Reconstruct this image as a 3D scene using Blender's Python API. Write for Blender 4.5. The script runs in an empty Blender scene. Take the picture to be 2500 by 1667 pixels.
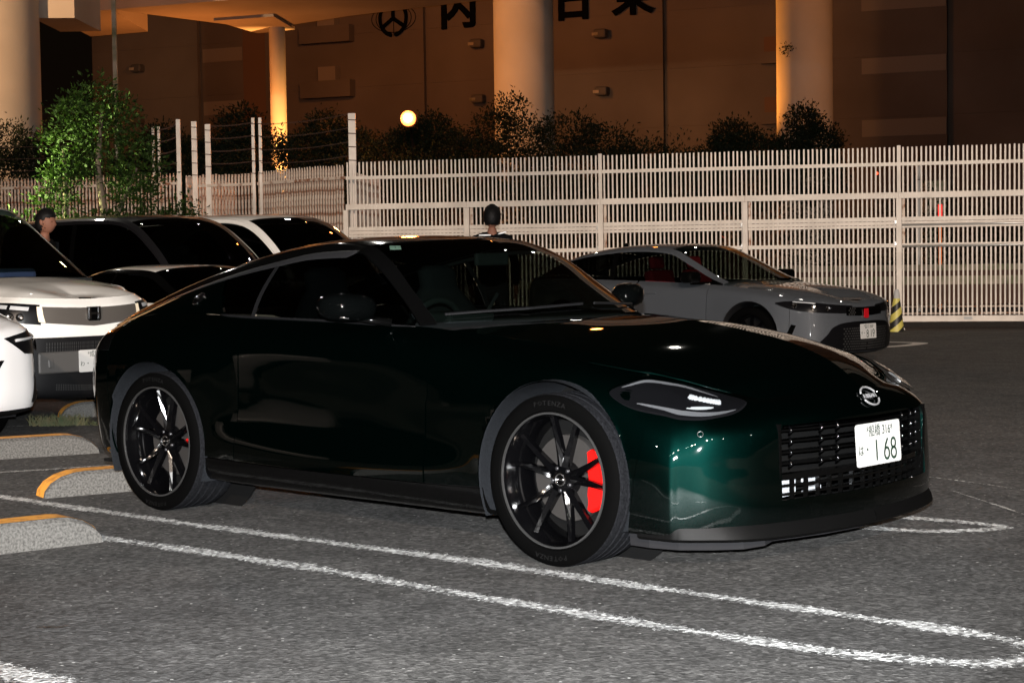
import bpy, bmesh, math, random
import numpy as np
from mathutils import Vector, Matrix
random.seed(7); np.random.seed(7)
R = math.radians
sc = bpy.context.scene
COL = sc.collection

# ------------------------------------------------------------------ camera
CAM_H = 1.2316
cd = bpy.data.cameras.new('camera'); cam = bpy.data.objects.new('camera', cd); COL.objects.link(cam)
cd.sensor_width = 36.0; cd.lens = 4356.0 / 2500.0 * 36.0
cd.clip_start = 0.05; cd.clip_end = 2000
_p, _r = R(2.8655), R(-0.847)
_fw = Vector((0, math.cos(_p), -math.sin(_p))); _rt = Vector((1, 0, 0)); _up = _rt.cross(_fw)
_r2 = _rt * math.cos(_r) + _up * math.sin(_r); _u2 = -_rt * math.sin(_r) + _up * math.cos(_r)
M = Matrix((_r2, _u2, -_fw)).transposed().to_4x4(); M.translation = Vector((0, 0, CAM_H))
cam.matrix_world = M
sc.camera = cam
sc.render.resolution_x = 1024; sc.render.resolution_y = 682

# ------------------------------------------------------------------ world (night sky)
w = bpy.data.worlds.new('World'); sc.world = w; w.use_nodes = True
bg = w.node_tree.nodes['Background']
bg.inputs[0].default_value = (0.30, 0.17, 0.09, 1); bg.inputs[1].default_value = 0.004

# ------------------------------------------------------------------ exposure
sc.view_settings.view_transform = 'Standard'; sc.view_settings.look = 'None'
sc.view_settings.exposure = 1.35; sc.view_settings.gamma = 1.0
sc.view_settings.use_curve_mapping = False
sc.cycles.max_bounces = 8; sc.cycles.transparent_max_bounces = 16
sc.cycles.caustics_reflective = False; sc.cycles.caustics_refractive = False
sc.cycles.use_denoising = True

# ------------------------------------------------------------------ lights
def lamp(name, kind, loc, power, col, size=0.1, target=None, angle=None, blend=0.5):
    d = bpy.data.lights.new(name, kind); d.energy = power; d.color = col
    if kind == 'AREA': d.shape = 'DISK'; d.size = size
    elif kind == 'SUN': d.angle = size
    else: d.shadow_soft_size = size
    if kind == 'SPOT': d.spot_size = angle; d.spot_blend = blend
    o = bpy.data.objects.new(name, d); COL.objects.link(o); o.location = loc
    if target is not None:
        o.rotation_euler = (Vector(target) - Vector(loc)).to_track_quat('-Z', 'Y').to_euler()
    return o
# the camera's own flash, a small tube just above the lens
FLASH = lamp('camera_flash', 'SPOT', (0.0, 0.02, CAM_H + 0.12), 4100.0, (0.98, 0.99, 1.0), 0.02,
             (0.0, 10, 0.85), R(47), 0.55)
# floodlights of the car park, on masts behind and beside the photographer: the dots in the paint
for fx in (-22, -11, 0, 11, 22):
    lamp('car_park_floodlight', 'SPOT', (fx, -34, 13), 23500.0, (1.0, 0.79, 0.63), 0.28, (fx, 8, 0.2), R(25), 0.3)

# small lamps on the masts and facades around the lot: the points of light mirrored in the paint
for (x, y, z, p) in ((-12, -20, 8, 150), (-6.5, -24, 9, 150), (-5.6, -24, 9, 150), (5, -22, 9, 150), (9, -13, 7, 120), (14, -6, 8, 150), (-17, -7, 8, 150), (3, -12, 7, 100),
                     (-14, 40, 13, 110), (-4, 46, 15, 110), (-2, 46, 15.5, 110), (7, 48, 16, 110), (14, 40, 14, 110), (22, 30, 14, 110), (4, 30, 16, 90), (13, 22, 15, 90), (-7, 30, 14, 90)):
    lamp('mast_lamp', 'POINT', (x, y, z), p, (1.0, 0.95, 0.85) if x != -2 else (1, .45, .15), 0.13)

# ------------------------------------------------------------------ materials
def mat(name, col=(0.5, 0.5, 0.5), rough=0.5, metal=0.0, coat=0.0, coat_rough=0.03, emit=None, estr=0.0, spec=0.5):
    m = bpy.data.materials.new(name); m.use_nodes = True
    b = m.node_tree.nodes['Principled BSDF']
    b.inputs['Base Color'].default_value = (*col, 1); b.inputs['Roughness'].default_value = rough
    b.inputs['Metallic'].default_value = metal; b.inputs['Coat Weight'].default_value = coat
    b.inputs['Coat Roughness'].default_value = coat_rough
    b.inputs['Specular IOR Level'].default_value = spec
    if emit: b.inputs['Emission Color'].default_value = (*emit, 1); b.inputs['Emission Strength'].default_value = estr
    return m
def N(m, t, **kw):
    n = m.node_tree.nodes.new(t)
    for k, v in kw.items():
        if k in n.inputs: n.inputs[k].default_value = v
        else: setattr(n, k, v)
    return n
def L(m, a, ao, b, bi): m.node_tree.links.new(a.outputs[ao], b.inputs[bi])
def noisy(m, scale, c0, c1, lo=0.35, hi=0.65, detail=6, coord='Object', bump=0.0, bscale=None, bdist=0.01, rlo=None, rhi=None):
    """base colour between c0 and c1 by noise, optional bump and roughness variation"""
    b = m.node_tree.nodes['Principled BSDF']
    tc = N(m, 'ShaderNodeTexCoord'); nz = N(m, 'ShaderNodeTexNoise'); nz.inputs['Scale'].default_value = scale
    nz.inputs['Detail'].default_value = detail
    L(m, tc, coord, nz, 'Vector')
    cr = N(m, 'ShaderNodeValToRGB'); e = cr.color_ramp.elements
    e[0].position = lo; e[0].color = (*c0, 1); e[1].position = hi; e[1].color = (*c1, 1)
    L(m, nz, 'Fac', cr, 'Fac'); L(m, cr, 'Color', b, 'Base Color')
    if bump:
        n2 = N(m, 'ShaderNodeTexNoise'); n2.inputs['Scale'].default_value = bscale or scale; n2.inputs['Detail'].default_value = 4
        L(m, tc, coord, n2, 'Vector')
        bp = N(m, 'ShaderNodeBump'); bp.inputs['Strength'].default_value = bump; bp.inputs['Distance'].default_value = bdist
        L(m, n2, 'Fac', bp, 'Height'); L(m, bp, 'Normal', b, 'Normal')
    if rlo is not None:
        mr = N(m, 'ShaderNodeMapRange'); mr.inputs['To Min'].default_value = rlo; mr.inputs['To Max'].default_value = rhi
        L(m, nz, 'Fac', mr, 'Value'); L(m, mr, 'Result', b, 'Roughness')
    return cr
def glass(name, tint, refl=1.0, f0=.05):
    """window pane: tinted see-through with a fresnel reflection"""
    m = bpy.data.materials.new(name); m.use_nodes = True; nt = m.node_tree; nt.nodes.clear()
    o = nt.nodes.new('ShaderNodeOutputMaterial'); mx = nt.nodes.new('ShaderNodeMixShader')
    t = nt.nodes.new('ShaderNodeBsdfTransparent'); t.inputs[0].default_value = (*tint, 1)
    g = nt.nodes.new('ShaderNodeBsdfGlossy'); g.inputs['Roughness'].default_value = 0.01
    g.inputs['Color'].default_value = (refl, refl, refl, 1)
    lw_ = nt.nodes.new('ShaderNodeLayerWeight'); lw_.inputs['Blend'].default_value = 0.5      # facing = 1 - |cos|
    p5 = nt.nodes.new('ShaderNodeMath'); p5.operation = 'POWER'; p5.inputs[1].default_value = 5.0; nt.links.new(lw_.outputs['Facing'], p5.inputs[0])
    f = nt.nodes.new('ShaderNodeMath'); f.operation = 'MULTIPLY_ADD'; f.inputs[1].default_value = .92; f.inputs[2].default_value = f0; nt.links.new(p5.outputs[0], f.inputs[0])
    nt.links.new(f.outputs[0], mx.inputs[0]); nt.links.new(t.outputs[0], mx.inputs[1]); nt.links.new(g.outputs[0], mx.inputs[2])
    nt.links.new(mx.outputs[0], o.inputs[0])
    return m
MT = {}
def paint(key, col, metal=0.0, rough=0.4, dust=0.0):
    m = mat(key, col, rough, metal, 1.0, 0.02)
    b = m.node_tree.nodes['Principled BSDF']
    tc = N(m, 'ShaderNodeTexCoord'); nz = N(m, 'ShaderNodeTexNoise'); nz.inputs['Scale'].default_value = 2.5
    L(m, tc, 'Object', nz, 'Vector')
    # faint uneven film on the lacquer
    mr = N(m, 'ShaderNodeMapRange'); mr.inputs['To Min'].default_value = 0.012; mr.inputs['To Max'].default_value = 0.035 + dust
    L(m, nz, 'Fac', mr, 'Value'); L(m, mr, 'Result', b, 'Coat Roughness')
    MT[key] = m
    return m
paint('green_paint', (0.0003, 0.0040, 0.0033), 1.0, 0.48)
MT['green_paint'].node_tree.nodes['Principled BSDF'].inputs['Specular Tint'].default_value = (0.01, 0.05, 0.045, 1)
paint('white_paint', (0.62, 0.61, 0.58), 0.0, 0.45, 0.03)
paint('pearl_paint', (0.60, 0.60, 0.60), 0.0, 0.42, 0.03)
paint('black_paint', (0.004, 0.004, 0.005), 0.0, 0.4)
paint('grey_paint', (0.036, 0.041, 0.048), 0.0, 0.7, 0.02)
MT['lip_black'] = mat('lip_black', (0.002, 0.002, 0.002), 0.5, spec=.06)
paint('silver_paint', (0.20, 0.20, 0.21), 0.0, 0.45)
MT['gloss_black'] = mat('gloss_black', (0.0012, 0.0012, 0.0012), 0.10, 0, 0.0, spec=.18)
MT['trim_black'] = mat('trim_black', (0.004, 0.004, 0.0045), 0.55, spec=0.2)
MT['liner'] = mat('wheel_liner_felt', (0.040, 0.042, 0.046), 0.95, spec=0.03)
noisy(MT['liner'], 160, (0.008, 0.009, 0.0105), (0.014, 0.0155, 0.018), bump=0.3, bscale=300)
MT['undertray'] = mat('undertray_plastic', (0.012, 0.012, 0.013), 0.9, spec=0.05)
MT['shell'] = mat('inner_shell', (0.002, 0.002, 0.002), 0.9, spec=0.1)
MT['tyre'] = mat('tyre_rubber', (0.0009, 0.0009, 0.0009), 0.8, spec=0.02)
MT['tread'] = mat('tyre_tread', (0.03, 0.031, 0.034), 0.9, spec=0.03)
noisy(MT['tread'], 120, (0.004, 0.0042, 0.005), (0.010, 0.0105, 0.012), bump=0.2, bscale=200)
MT['rim_black'] = mat('rim_black', (0.001, 0.001, 0.0012), 0.14, 0.0, 0.35, 0.05, spec=.3)
MT['rim_edge'] = mat('rim_edge', (0.10, 0.10, 0.10), 0.3, 0.8)
MT['rim_silver'] = mat('rim_silver', (0.45, 0.45, 0.45), 0.35, 0.9)
MT['disc'] = mat('brake_disc', (0.045, 0.042, 0.04), 0.5, 0.6)
MT['caliper'] = mat('caliper_red', (0.42, 0.004, 0.003), 0.3, 0, 0.8)
MT['chrome'] = mat('chrome', (0.75, 0.75, 0.76), 0.12, 1.0)
MT['satin'] = mat('satin_metal', (0.045, 0.045, 0.048), 0.42, 0.75)
MT['letter'] = mat('tyre_letter', (0.006, 0.006, 0.006), 0.7, spec=0.03)
MT['glass'] = glass('window_glass', (0.17, 0.20, 0.19))
MT['wind_glass'] = glass('windscreen_glass', (0.34, 0.40, 0.36))
MT['dark_glass'] = glass('privacy_glass', (0.03, 0.035, 0.035))
MT['lens'] = glass('lamp_lens', (0.80, 0.82, 0.83), f0=.015)
MT['lamp_dark'] = mat('lamp_housing', (0.003, 0.003, 0.0035), 0.3, 0, 0.0, spec=.15)
MT['lamp_white'] = mat('lamp_reflector', (0.34, 0.35, 0.36), 0.4, 0.1)
MT['lamp_grey'] = mat('lamp_light_pipe', (0.075, 0.075, 0.08), 0.5, 0.0)
MT['mirror_shell'] = mat('mirror_shell', (0.0008, 0.001, 0.001), 0.06, spec=.03)
MT['badge_silver'] = mat('badge_silver', (0.20, 0.20, 0.205), 0.4, 0.3)
MT['amber'] = mat('amber_lens', (0.5, 0.13, 0.02), 0.3)
MT['red_lens'] = mat('red_lens', (0.35, 0.005, 0.01), 0.25)
MT['plate'] = mat('plate_white', (0.40, 0.40, 0.39), 0.6, spec=0.1)
MT['ink'] = mat('plate_ink', (0.008, 0.025, 0.014), 0.5)
MT['interior'] = mat('interior_black', (0.008, 0.010, 0.0105), 0.8, spec=.1)
MT['seat_grey'] = mat('seat_cloth', (0.007, 0.008, 0.009), 0.9, spec=.05)
MT['seat_red'] = mat('seat_red', (0.22, 0.004, 0.012), 0.85)
MT['orange_cloth'] = mat('orange_cloth', (0.75, 0.06, 0.02), 0.8)
MT['sticker'] = mat('sticker', (0.70, 0.85, 0.80), 0.5)
MT['cooler'] = mat('oil_cooler', (0.55, 0.58, 0.62), 0.4, 0.3)

# ------------------------------------------------------------------ mesh helpers
def mk(name, verts, faces, m=None, parent=None, smooth=True, loc=None, autosmooth=None):
    me = bpy.data.meshes.new(name); me.from_pydata([tuple(v) for v in verts], [], faces); me.update()
    if m is not None: me.materials.append(MT[m] if isinstance(m, str) else m)
    if smooth: me.polygons.foreach_set('use_smooth', [True] * len(me.polygons))
    if autosmooth:
        try: me.set_sharp_from_angle(angle=R(autosmooth))
        except Exception: pass
    o = bpy.data.objects.new(name, me); COL.objects.link(o)
    if parent is not None: o.parent = parent
    if loc is not None: o.location = loc
    return o
def empty(name, loc=(0, 0, 0), rz=0.0):
    o = bpy.data.objects.new(name, None); COL.objects.link(o); o.location = loc; o.rotation_euler = (0, 0, rz)
    o.empty_display_size = 0.2
    return o
def tag(o, label=None, cat=None, group=None, kind=None):
    if label: o['label'] = label
    if cat: o['category'] = cat
    if group: o['group'] = group
    if kind: o['kind'] = kind
    return o
class G:
    """collects shapes into one mesh"""
    def __init__(s): s.v = []; s.f = []
    def add(s, v, f):
        n = len(s.v); s.v += [tuple(p) for p in v]; s.f += [tuple(i + n for i in q) for q in f]; return s
    def box(s, c, d, rot=None):
        x, y, z = (a / 2 for a in d)
        P = [(-x, -y, -z), (x, -y, -z), (x, y, -z), (-x, y, -z), (-x, -y, z), (x, -y, z), (x, y, z), (-x, y, z)]
        if rot is not None: P = [tuple(rot @ Vector(p)) for p in P]
        P = [(p[0] + c[0], p[1] + c[1], p[2] + c[2]) for p in P]
        return s.add(P, [(3, 2, 1, 0), (4, 5, 6, 7), (0, 1, 5, 4), (1, 2, 6, 5), (2, 3, 7, 6), (3, 0, 4, 7)])
    def tube(s, pts, r, n=8, cap=True):
        pts = [Vector(p) for p in pts]; rr = r if hasattr(r, '__len__') else [r] * len(pts)
        V = []; F = []; prev = None
        for i, p in enumerate(pts):
            t = (pts[min(i + 1, len(pts) - 1)] - pts[max(i - 1, 0)]).normalized()
            a = prev if prev is not None else (Vector((0, 0, 1)) if abs(t.z) < 0.9 else Vector((1, 0, 0)))
            a = (a - t * a.dot(t)).normalized(); b = t.cross(a); prev = a
            for k in range(n):
                q = 2 * math.pi * k / n; V.append(p + (a * math.cos(q) + b * math.sin(q)) * rr[i])
        for i in range(len(pts) - 1):
            for k in range(n):
                k2 = (k + 1) % n; F.append((i * n + k, i * n + k2, (i + 1) * n + k2, (i + 1) * n + k))
        if cap: F.append(tuple(range(n))[::-1]); F.append(tuple((len(pts) - 1) * n + k for k in range(n)))
        return s.add(V, F)
    def lathe(s, prof, n=32, axis='z', c=(0, 0, 0), a0=0.0, a1=2 * math.pi):
        """prof: (radius, height)"""
        full = abs(a1 - a0 - 2 * math.pi) < 1e-6; m = n if full else n + 1; V = []; F = []
        for (r, h) in prof:
            for k in range(m):
                q = a0 + (a1 - a0) * k / n; p = (r * math.cos(q), r * math.sin(q), h)
                if axis == 'y': p = (p[0], p[2], p[1])
                if axis == 'x': p = (p[2], p[0], p[1])
                V.append((p[0] + c[0], p[1] + c[1], p[2] + c[2]))
        for i in range(len(prof) - 1):
            for k in range(n):
                k2 = (k + 1) % m if full else k + 1
                F.append((i * m + k, i * m + k2, (i + 1) * m + k2, (i + 1) * m + k))
        return s.add(V, F)
    def prism(s, poly, axis, lo, hi):
        """poly: 2D outline; axis: extrusion axis"""
        n = len(poly); V = []
        for h in (lo, hi):
            for (a, b) in poly: V.append({'x': (h, a, b), 'y': (a, h, b), 'z': (a, b, h)}[axis])
        F = [tuple(range(n))[::-1], tuple(range(n, 2 * n))] + [(i, (i + 1) % n, n + (i + 1) % n, n + i) for i in range(n)]
        return s.add(V, F)
    def build(s, name, m, parent=None, smooth=False, auto=None, kind=None, fix=False):
        o = mk(name, s.v, s.f, m, parent, smooth or auto is not None, autosmooth=auto)
        if fix:
            b = bmesh.new(); b.from_mesh(o.data); bmesh.ops.recalc_face_normals(b, faces=b.faces); b.to_mesh(o.data); b.free()
        if kind: o['kind'] = kind
        return o
def bevel(o, w, seg=2, ang=40):
    md = o.modifiers.new('b', 'BEVEL'); md.width = w; md.segments = seg; md.limit_method = 'ANGLE'; md.angle_limit = R(ang)
    return o
def text_mesh(txt, size, m, parent, name='lettering', mat3=None, depth=0.001, sx=1.0, align='CENTER'):
    c = bpy.data.curves.new('t', 'FONT'); c.body = txt; c.size = size; c.extrude = depth
    c.align_x = align; c.align_y = 'CENTER'; c.resolution_u = 3
    o = bpy.data.objects.new('t', c); COL.objects.link(o)
    dg = bpy.context.evaluated_depsgraph_get(); me = bpy.data.meshes.new_from_object(o.evaluated_get(dg))
    bpy.data.objects.remove(o)
    me.name = name
    if sx != 1.0:
        for v in me.vertices: v.co.x *= sx
    me.materials.clear(); me.materials.append(MT[m] if isinstance(m, str) else m)
    o = bpy.data.objects.new(name, me); COL.objects.link(o); o.parent = parent
    if mat3 is not None: o.matrix_local = mat3
    return o
def copy_tree(o, parent=None):
    c = o.copy(); COL.objects.link(c); c.parent = parent
    for ch in o.children: copy_tree(ch, c)
    return c

# ------------------------------------------------------------------ spline surfaces (control nets)
def hermite(k, P, t, lim=False):
    """non-uniform Catmull-Rom through P at knots k, evaluated at t; P (n, ...)"""
    k = np.asarray(k, float); P = np.asarray(P, float); t = np.clip(np.asarray(t, float), k[0], k[-1])
    n = len(k); d = (P[1:] - P[:-1]) / (k[1:] - k[:-1]).reshape((-1,) + (1,) * (P.ndim - 1))
    T = np.empty_like(P)
    if n == 2: T[:] = d[0]
    else:
        h = (k[1:] - k[:-1]).reshape((-1,) + (1,) * (P.ndim - 1))
        T[1:-1] = (d[:-1] * h[1:] + d[1:] * h[:-1]) / (h[:-1] + h[1:])
        T[0] = 1.5 * d[0] - 0.5 * T[1]; T[-1] = 1.5 * d[-1] - 0.5 * T[-2]
    if lim and n > 2:
        mn = 2.2 * np.minimum(np.abs(d[:-1]), np.abs(d[1:])) + 1e-4; T[1:-1] = np.clip(T[1:-1], -mn, mn)
    i = np.clip(np.searchsorted(k, t, side='right') - 1, 0, n - 2)
    h = (k[i + 1] - k[i]); s = (t - k[i]) / h
    sh = (-1,) + (1,) * (P.ndim - 1); s = s.reshape(sh); h = h.reshape(sh)
    return ((2 * s**3 - 3 * s**2 + 1) * P[i] + (s**3 - 2 * s**2 + s) * h * T[i] + (-2 * s**3 + 3 * s**2) * P[i + 1] + (s**3 - s**2) * h * T[i + 1])
class Net:
    def __init__(s, cols, midrow=None):
        s.P = np.array(cols, float)                       # (ncol, nrow, 3)
        nc, nr, _ = s.P.shape; mr = nr // 2 if midrow is None else midrow
        d = np.linalg.norm(s.P[1:, mr] - s.P[:-1, mr], axis=1); s.ku = np.concatenate([[0], np.cumsum(np.maximum(d, 1e-3))])
        dv = np.linalg.norm(s.P[:, 1:] - s.P[:, :-1], axis=2).mean(axis=0); s.kv = np.concatenate([[0], np.cumsum(np.maximum(dv, 1e-3))])
        s.nc, s.nr = nc, nr
    def K(s, idx, k): idx = np.asarray(idx, float); return np.interp(idx, np.arange(len(k)), k)
    def ev(s, U, V):
        """U, V arrays of equal shape in column / row index units -> points (..., 3)"""
        U = np.asarray(U, float); V = np.asarray(V, float); sh = U.shape; U = U.ravel(); V = V.ravel()
        A = hermite(s.ku, s.P, s.K(U, s.ku), True)             # (m, nrow, 3)
        kv = s.kv; t = s.K(V, kv); out = np.empty((len(U), 3))
        # per-sample row interpolation
        h = kv[1:] - kv[:-1]; d = (A[:, 1:] - A[:, :-1]) / h[None, :, None]
        T = np.empty_like(A); T[:, 1:-1] = (d[:, :-1] * h[None, 1:, None] + d[:, 1:] * h[None, :-1, None]) / (h[:-1] + h[1:])[None, :, None] if s.nr > 2 else 0
        mn = 2.0 * np.minimum(np.abs(d[:, :-1]), np.abs(d[:, 1:])) + 1e-4; T[:, 1:-1] = np.clip(T[:, 1:-1], -mn, mn)
        T[:, 0] = d[:, 0]; T[:, -1] = d[:, -1]
        i = np.clip(np.searchsorted(kv, t, side='right') - 1, 0, s.nr - 2); r = np.arange(len(U))
        hh = h[i][:, None]; q = ((t - kv[i]) / h[i])[:, None]
        out = ((2 * q**3 - 3 * q**2 + 1) * A[r, i] + (q**3 - 2 * q**2 + q) * hh * T[r, i] + (-2 * q**3 + 3 * q**2) * A[r, i + 1] + (q**3 - q**2) * hh * T[r, i + 1])
        return out.reshape(sh + (3,))
def lin(a, b, n): return np.linspace(a, b, n)
def patch(net, u0, u1, v0, v1, nu, nv, side=-1, cuts=(), off=0.0, flange=0.0, hole=None):
    """grid patch of a net. u0,u1 may be functions of v, v0,v1 functions of u-fraction. cuts: (cx, cz, R) circles in x-z."""
    S, T = np.meshgrid(lin(0, 1, nu), lin(0, 1, nv), indexing='ij')
    f = lambda a, q: np.vectorize(a)(q) if callable(a) else np.full_like(q, a)
    V = f(v0, S) * (1 - T) + f(v1, S) * T
    U = f(u0, V) * (1 - S) + f(u1, V) * S
    P = net.ev(U, V)
    e = 1e-3
    du = net.ev(np.clip(U + e, 0, net.nc - 1), V) - net.ev(np.clip(U - e, 0, net.nc - 1), V)
    dv = net.ev(U, np.clip(V + e, 0, net.nr - 1)) - net.ev(U, np.clip(V - e, 0, net.nr - 1))
    Nn = np.cross(dv, du); ln = np.linalg.norm(Nn, axis=2, keepdims=True); Nn = Nn / np.maximum(ln, 1e-12)
    if off: P = P + Nn * off
    P = P.reshape(-1, 3); Nn = Nn.reshape(-1, 3)
    inside = np.zeros(len(P), bool); 
    for (cx, cz, rr) in cuts:
        dx = P[:, 0] - cx; dz = P[:, 2] - cz; dist = np.hypot(dx, dz); inside |= dist < rr
    F = []
    moved = {}
    for i in range(nu - 1):
        for j in range(nv - 1):
            q = (i * nv + j, i * nv + j + 1, (i + 1) * nv + j + 1, (i + 1) * nv + j)
            if hole and hole(U[i, j], V[i, j], U[i + 1, j + 1], V[i + 1, j + 1]): continue
            k = sum(inside[a] for a in q)
            if k == 4: continue
            F.append(q)
    for q in F:
        for a in q:
            if inside[a] and a not in moved:
                for (cx, cz, rr) in cuts:
                    dx = P[a, 0] - cx; dz = P[a, 2] - cz; dist = math.hypot(dx, dz)
                    if dist < rr: moved[a] = (cx + dx / dist * rr, cz + dz / dist * rr)
    for a, (x, z) in moved.items(): P[a, 0] = x; P[a, 2] = z
    P = P * np.array([1, side, 1]); Nn = Nn * np.array([1, side, 1])
    # orientation: outward
    if side < 0: F = [tuple(reversed(q)) for q in F]
    F = [tuple(reversed(q)) for q in F]
    vs = [tuple(p) for p in P]
    if flange:
        cnt = {}
        for q in F:
            for a, b in zip(q, q[1:] + q[:1]): cnt[(a, b)] = 1
        mp = {}
        for (a, b) in list(cnt):
            if (b, a) in cnt: continue
            for c in (a, b):
                if c not in mp: mp[c] = len(vs); vs.append(tuple(P[c] - Nn[c] * flange))
            F.append((b, a, mp[a], mp[b]))
    c0 = F[len(F) // 2][:4] if F else None
    if F:
        sgn = 0.0
        for q in F[:: max(1, len(F) // 12)]:
            if len(set(q)) < 4 or max(q) >= len(Nn): continue
            A_, B_, C_ = (np.array(vs[q[0]]), np.array(vs[q[1]]), np.array(vs[q[2]])); sgn += float(np.dot(np.cross(B_ - A_, C_ - A_), Nn[q[0]]) > 0) - .5
        if sgn < 0: F = [tuple(reversed(q)) for q in F]
    # drop unused
    used = sorted({i for q in F for i in q}); re = {o: n for n, o in enumerate(used)}
    return [vs[i] for i in used], [tuple(re[i] for i in q) for q in F]

# ================================================================== GROUND
def gz(x, y):
    """the lot falls away gently beyond the first rows"""
    return -0.012 * max(0.0, y - 13.0)
g = G()
ys = [-60, -10, 4, 8, 13, 20, 27, 40, 70, 120, 300]
xs = [-200, -60, -20, -5, 0, 5, 20, 60, 200]
V = [(x, y, gz(x, min(y, 40))) for y in ys for x in xs]
F = [(j * len(xs) + i, j * len(xs) + i + 1, (j + 1) * len(xs) + i + 1, (j + 1) * len(xs) + i) for j in range(len(ys) - 1) for i in range(len(xs) - 1)]
asph = mat('asphalt', (.055, .055, .055), .85, spec=.25)
def asphalt_nodes(m):
    b = m.node_tree.nodes['Principled BSDF']; tc = N(m, 'ShaderNodeTexCoord')
    def nz(s, d=2, r=.6):
        n = N(m, 'ShaderNodeTexNoise'); n.inputs['Scale'].default_value = s; n.inputs['Detail'].default_value = d; n.inputs['Roughness'].default_value = r; L(m, tc, 'Object', n, 'Vector'); return n
    def ramp(n, stops, out='Fac'):
        c = N(m, 'ShaderNodeValToRGB'); e = c.color_ramp.elements
        while len(e) < len(stops): e.new(.5)
        for i, (p, v) in enumerate(stops): e[i].position = p; e[i].color = (v[0], v[1], v[2], 1) if hasattr(v, '__len__') else (v, v, v, 1)
        L(m, n, out, c, 'Fac'); return c
    def mul(a, ao, c, co, t='MULTIPLY', f=1.0):
        x = N(m, 'ShaderNodeMix'); x.data_type = 'RGBA'; x.blend_type = t; x.inputs[0].default_value = f
        m.node_tree.links.new(a.outputs[ao], x.inputs[6]); m.node_tree.links.new(c.outputs[co], x.inputs[7]); return x
    vo = N(m, 'ShaderNodeTexVoronoi'); vo.inputs['Scale'].default_value = 58; L(m, tc, 'Object', vo, 'Vector')
    agg = ramp(vo, [(0.0, .35), (.45, .75), (.9, 1.3), (1.0, 1.75)], 'Color')
    fine = ramp(nz(28, 6, .75), [(.32, .50), (.5, 1.0), (.68, 1.5)])
    mid = ramp(nz(3.5, 5, .6), [(.28, .66), (.72, 1.26)])
    big = ramp(nz(.35, 4, .55), [(.33, (.80, .80, .80)), (.68, (1.16, 1.13, 1.08))])
    base = ramp(nz(.2, 2), [(.3, (.072, .073, .075)), (.7, (.086, .0855, .084))])
    a = mul(base, 'Color', agg, 'Color'); a = mul(a, 2, fine, 'Color'); a = mul(a, 2, mid, 'Color'); a = mul(a, 2, big, 'Color')
    # pale stone chips; the surface's glints are painted in as specks
    v2 = N(m, 'ShaderNodeTexVoronoi'); v2.inputs['Scale'].default_value = 30; v2.inputs['Randomness'].default_value = 1; L(m, tc, 'Object', v2, 'Vector')
    chip_glint = ramp(v2, [(.12, 1.0), (.20, 0.0)], 'Distance')
    sel = ramp(v2, [(.70, 0.0), (.78, 1.0)], 'Color')
    cm = mul(chip_glint, 'Color', sel, 'Color')
    x = N(m, 'ShaderNodeMix'); x.data_type = 'RGBA'; m.node_tree.links.new(cm.outputs[2], x.inputs[0]); m.node_tree.links.new(a.outputs[2], x.inputs[6]); x.inputs[7].default_value = (.30, .30, .29, 1)
    m.node_tree.links.new(x.outputs[2], b.inputs['Base Color'])
    bp = N(m, 'ShaderNodeBump'); bp.inputs['Strength'].default_value = .55; bp.inputs['Distance'].default_value = .006
    L(m, vo, 'Distance', bp, 'Height'); bp2 = N(m, 'ShaderNodeBump'); bp2.inputs['Strength'].default_value = .5; bp2.inputs['Distance'].default_value = .012
    nn = nz(30, 5, .7); L(m, nn, 'Fac', bp2, 'Height'); L(m, bp, 'Normal', bp2, 'Normal'); L(m, bp2, 'Normal', b, 'Normal')
asphalt_nodes(asph)
o = mk('car_park_ground', V, F, asph, None, smooth=False); tag(o, kind='structure')

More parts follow.
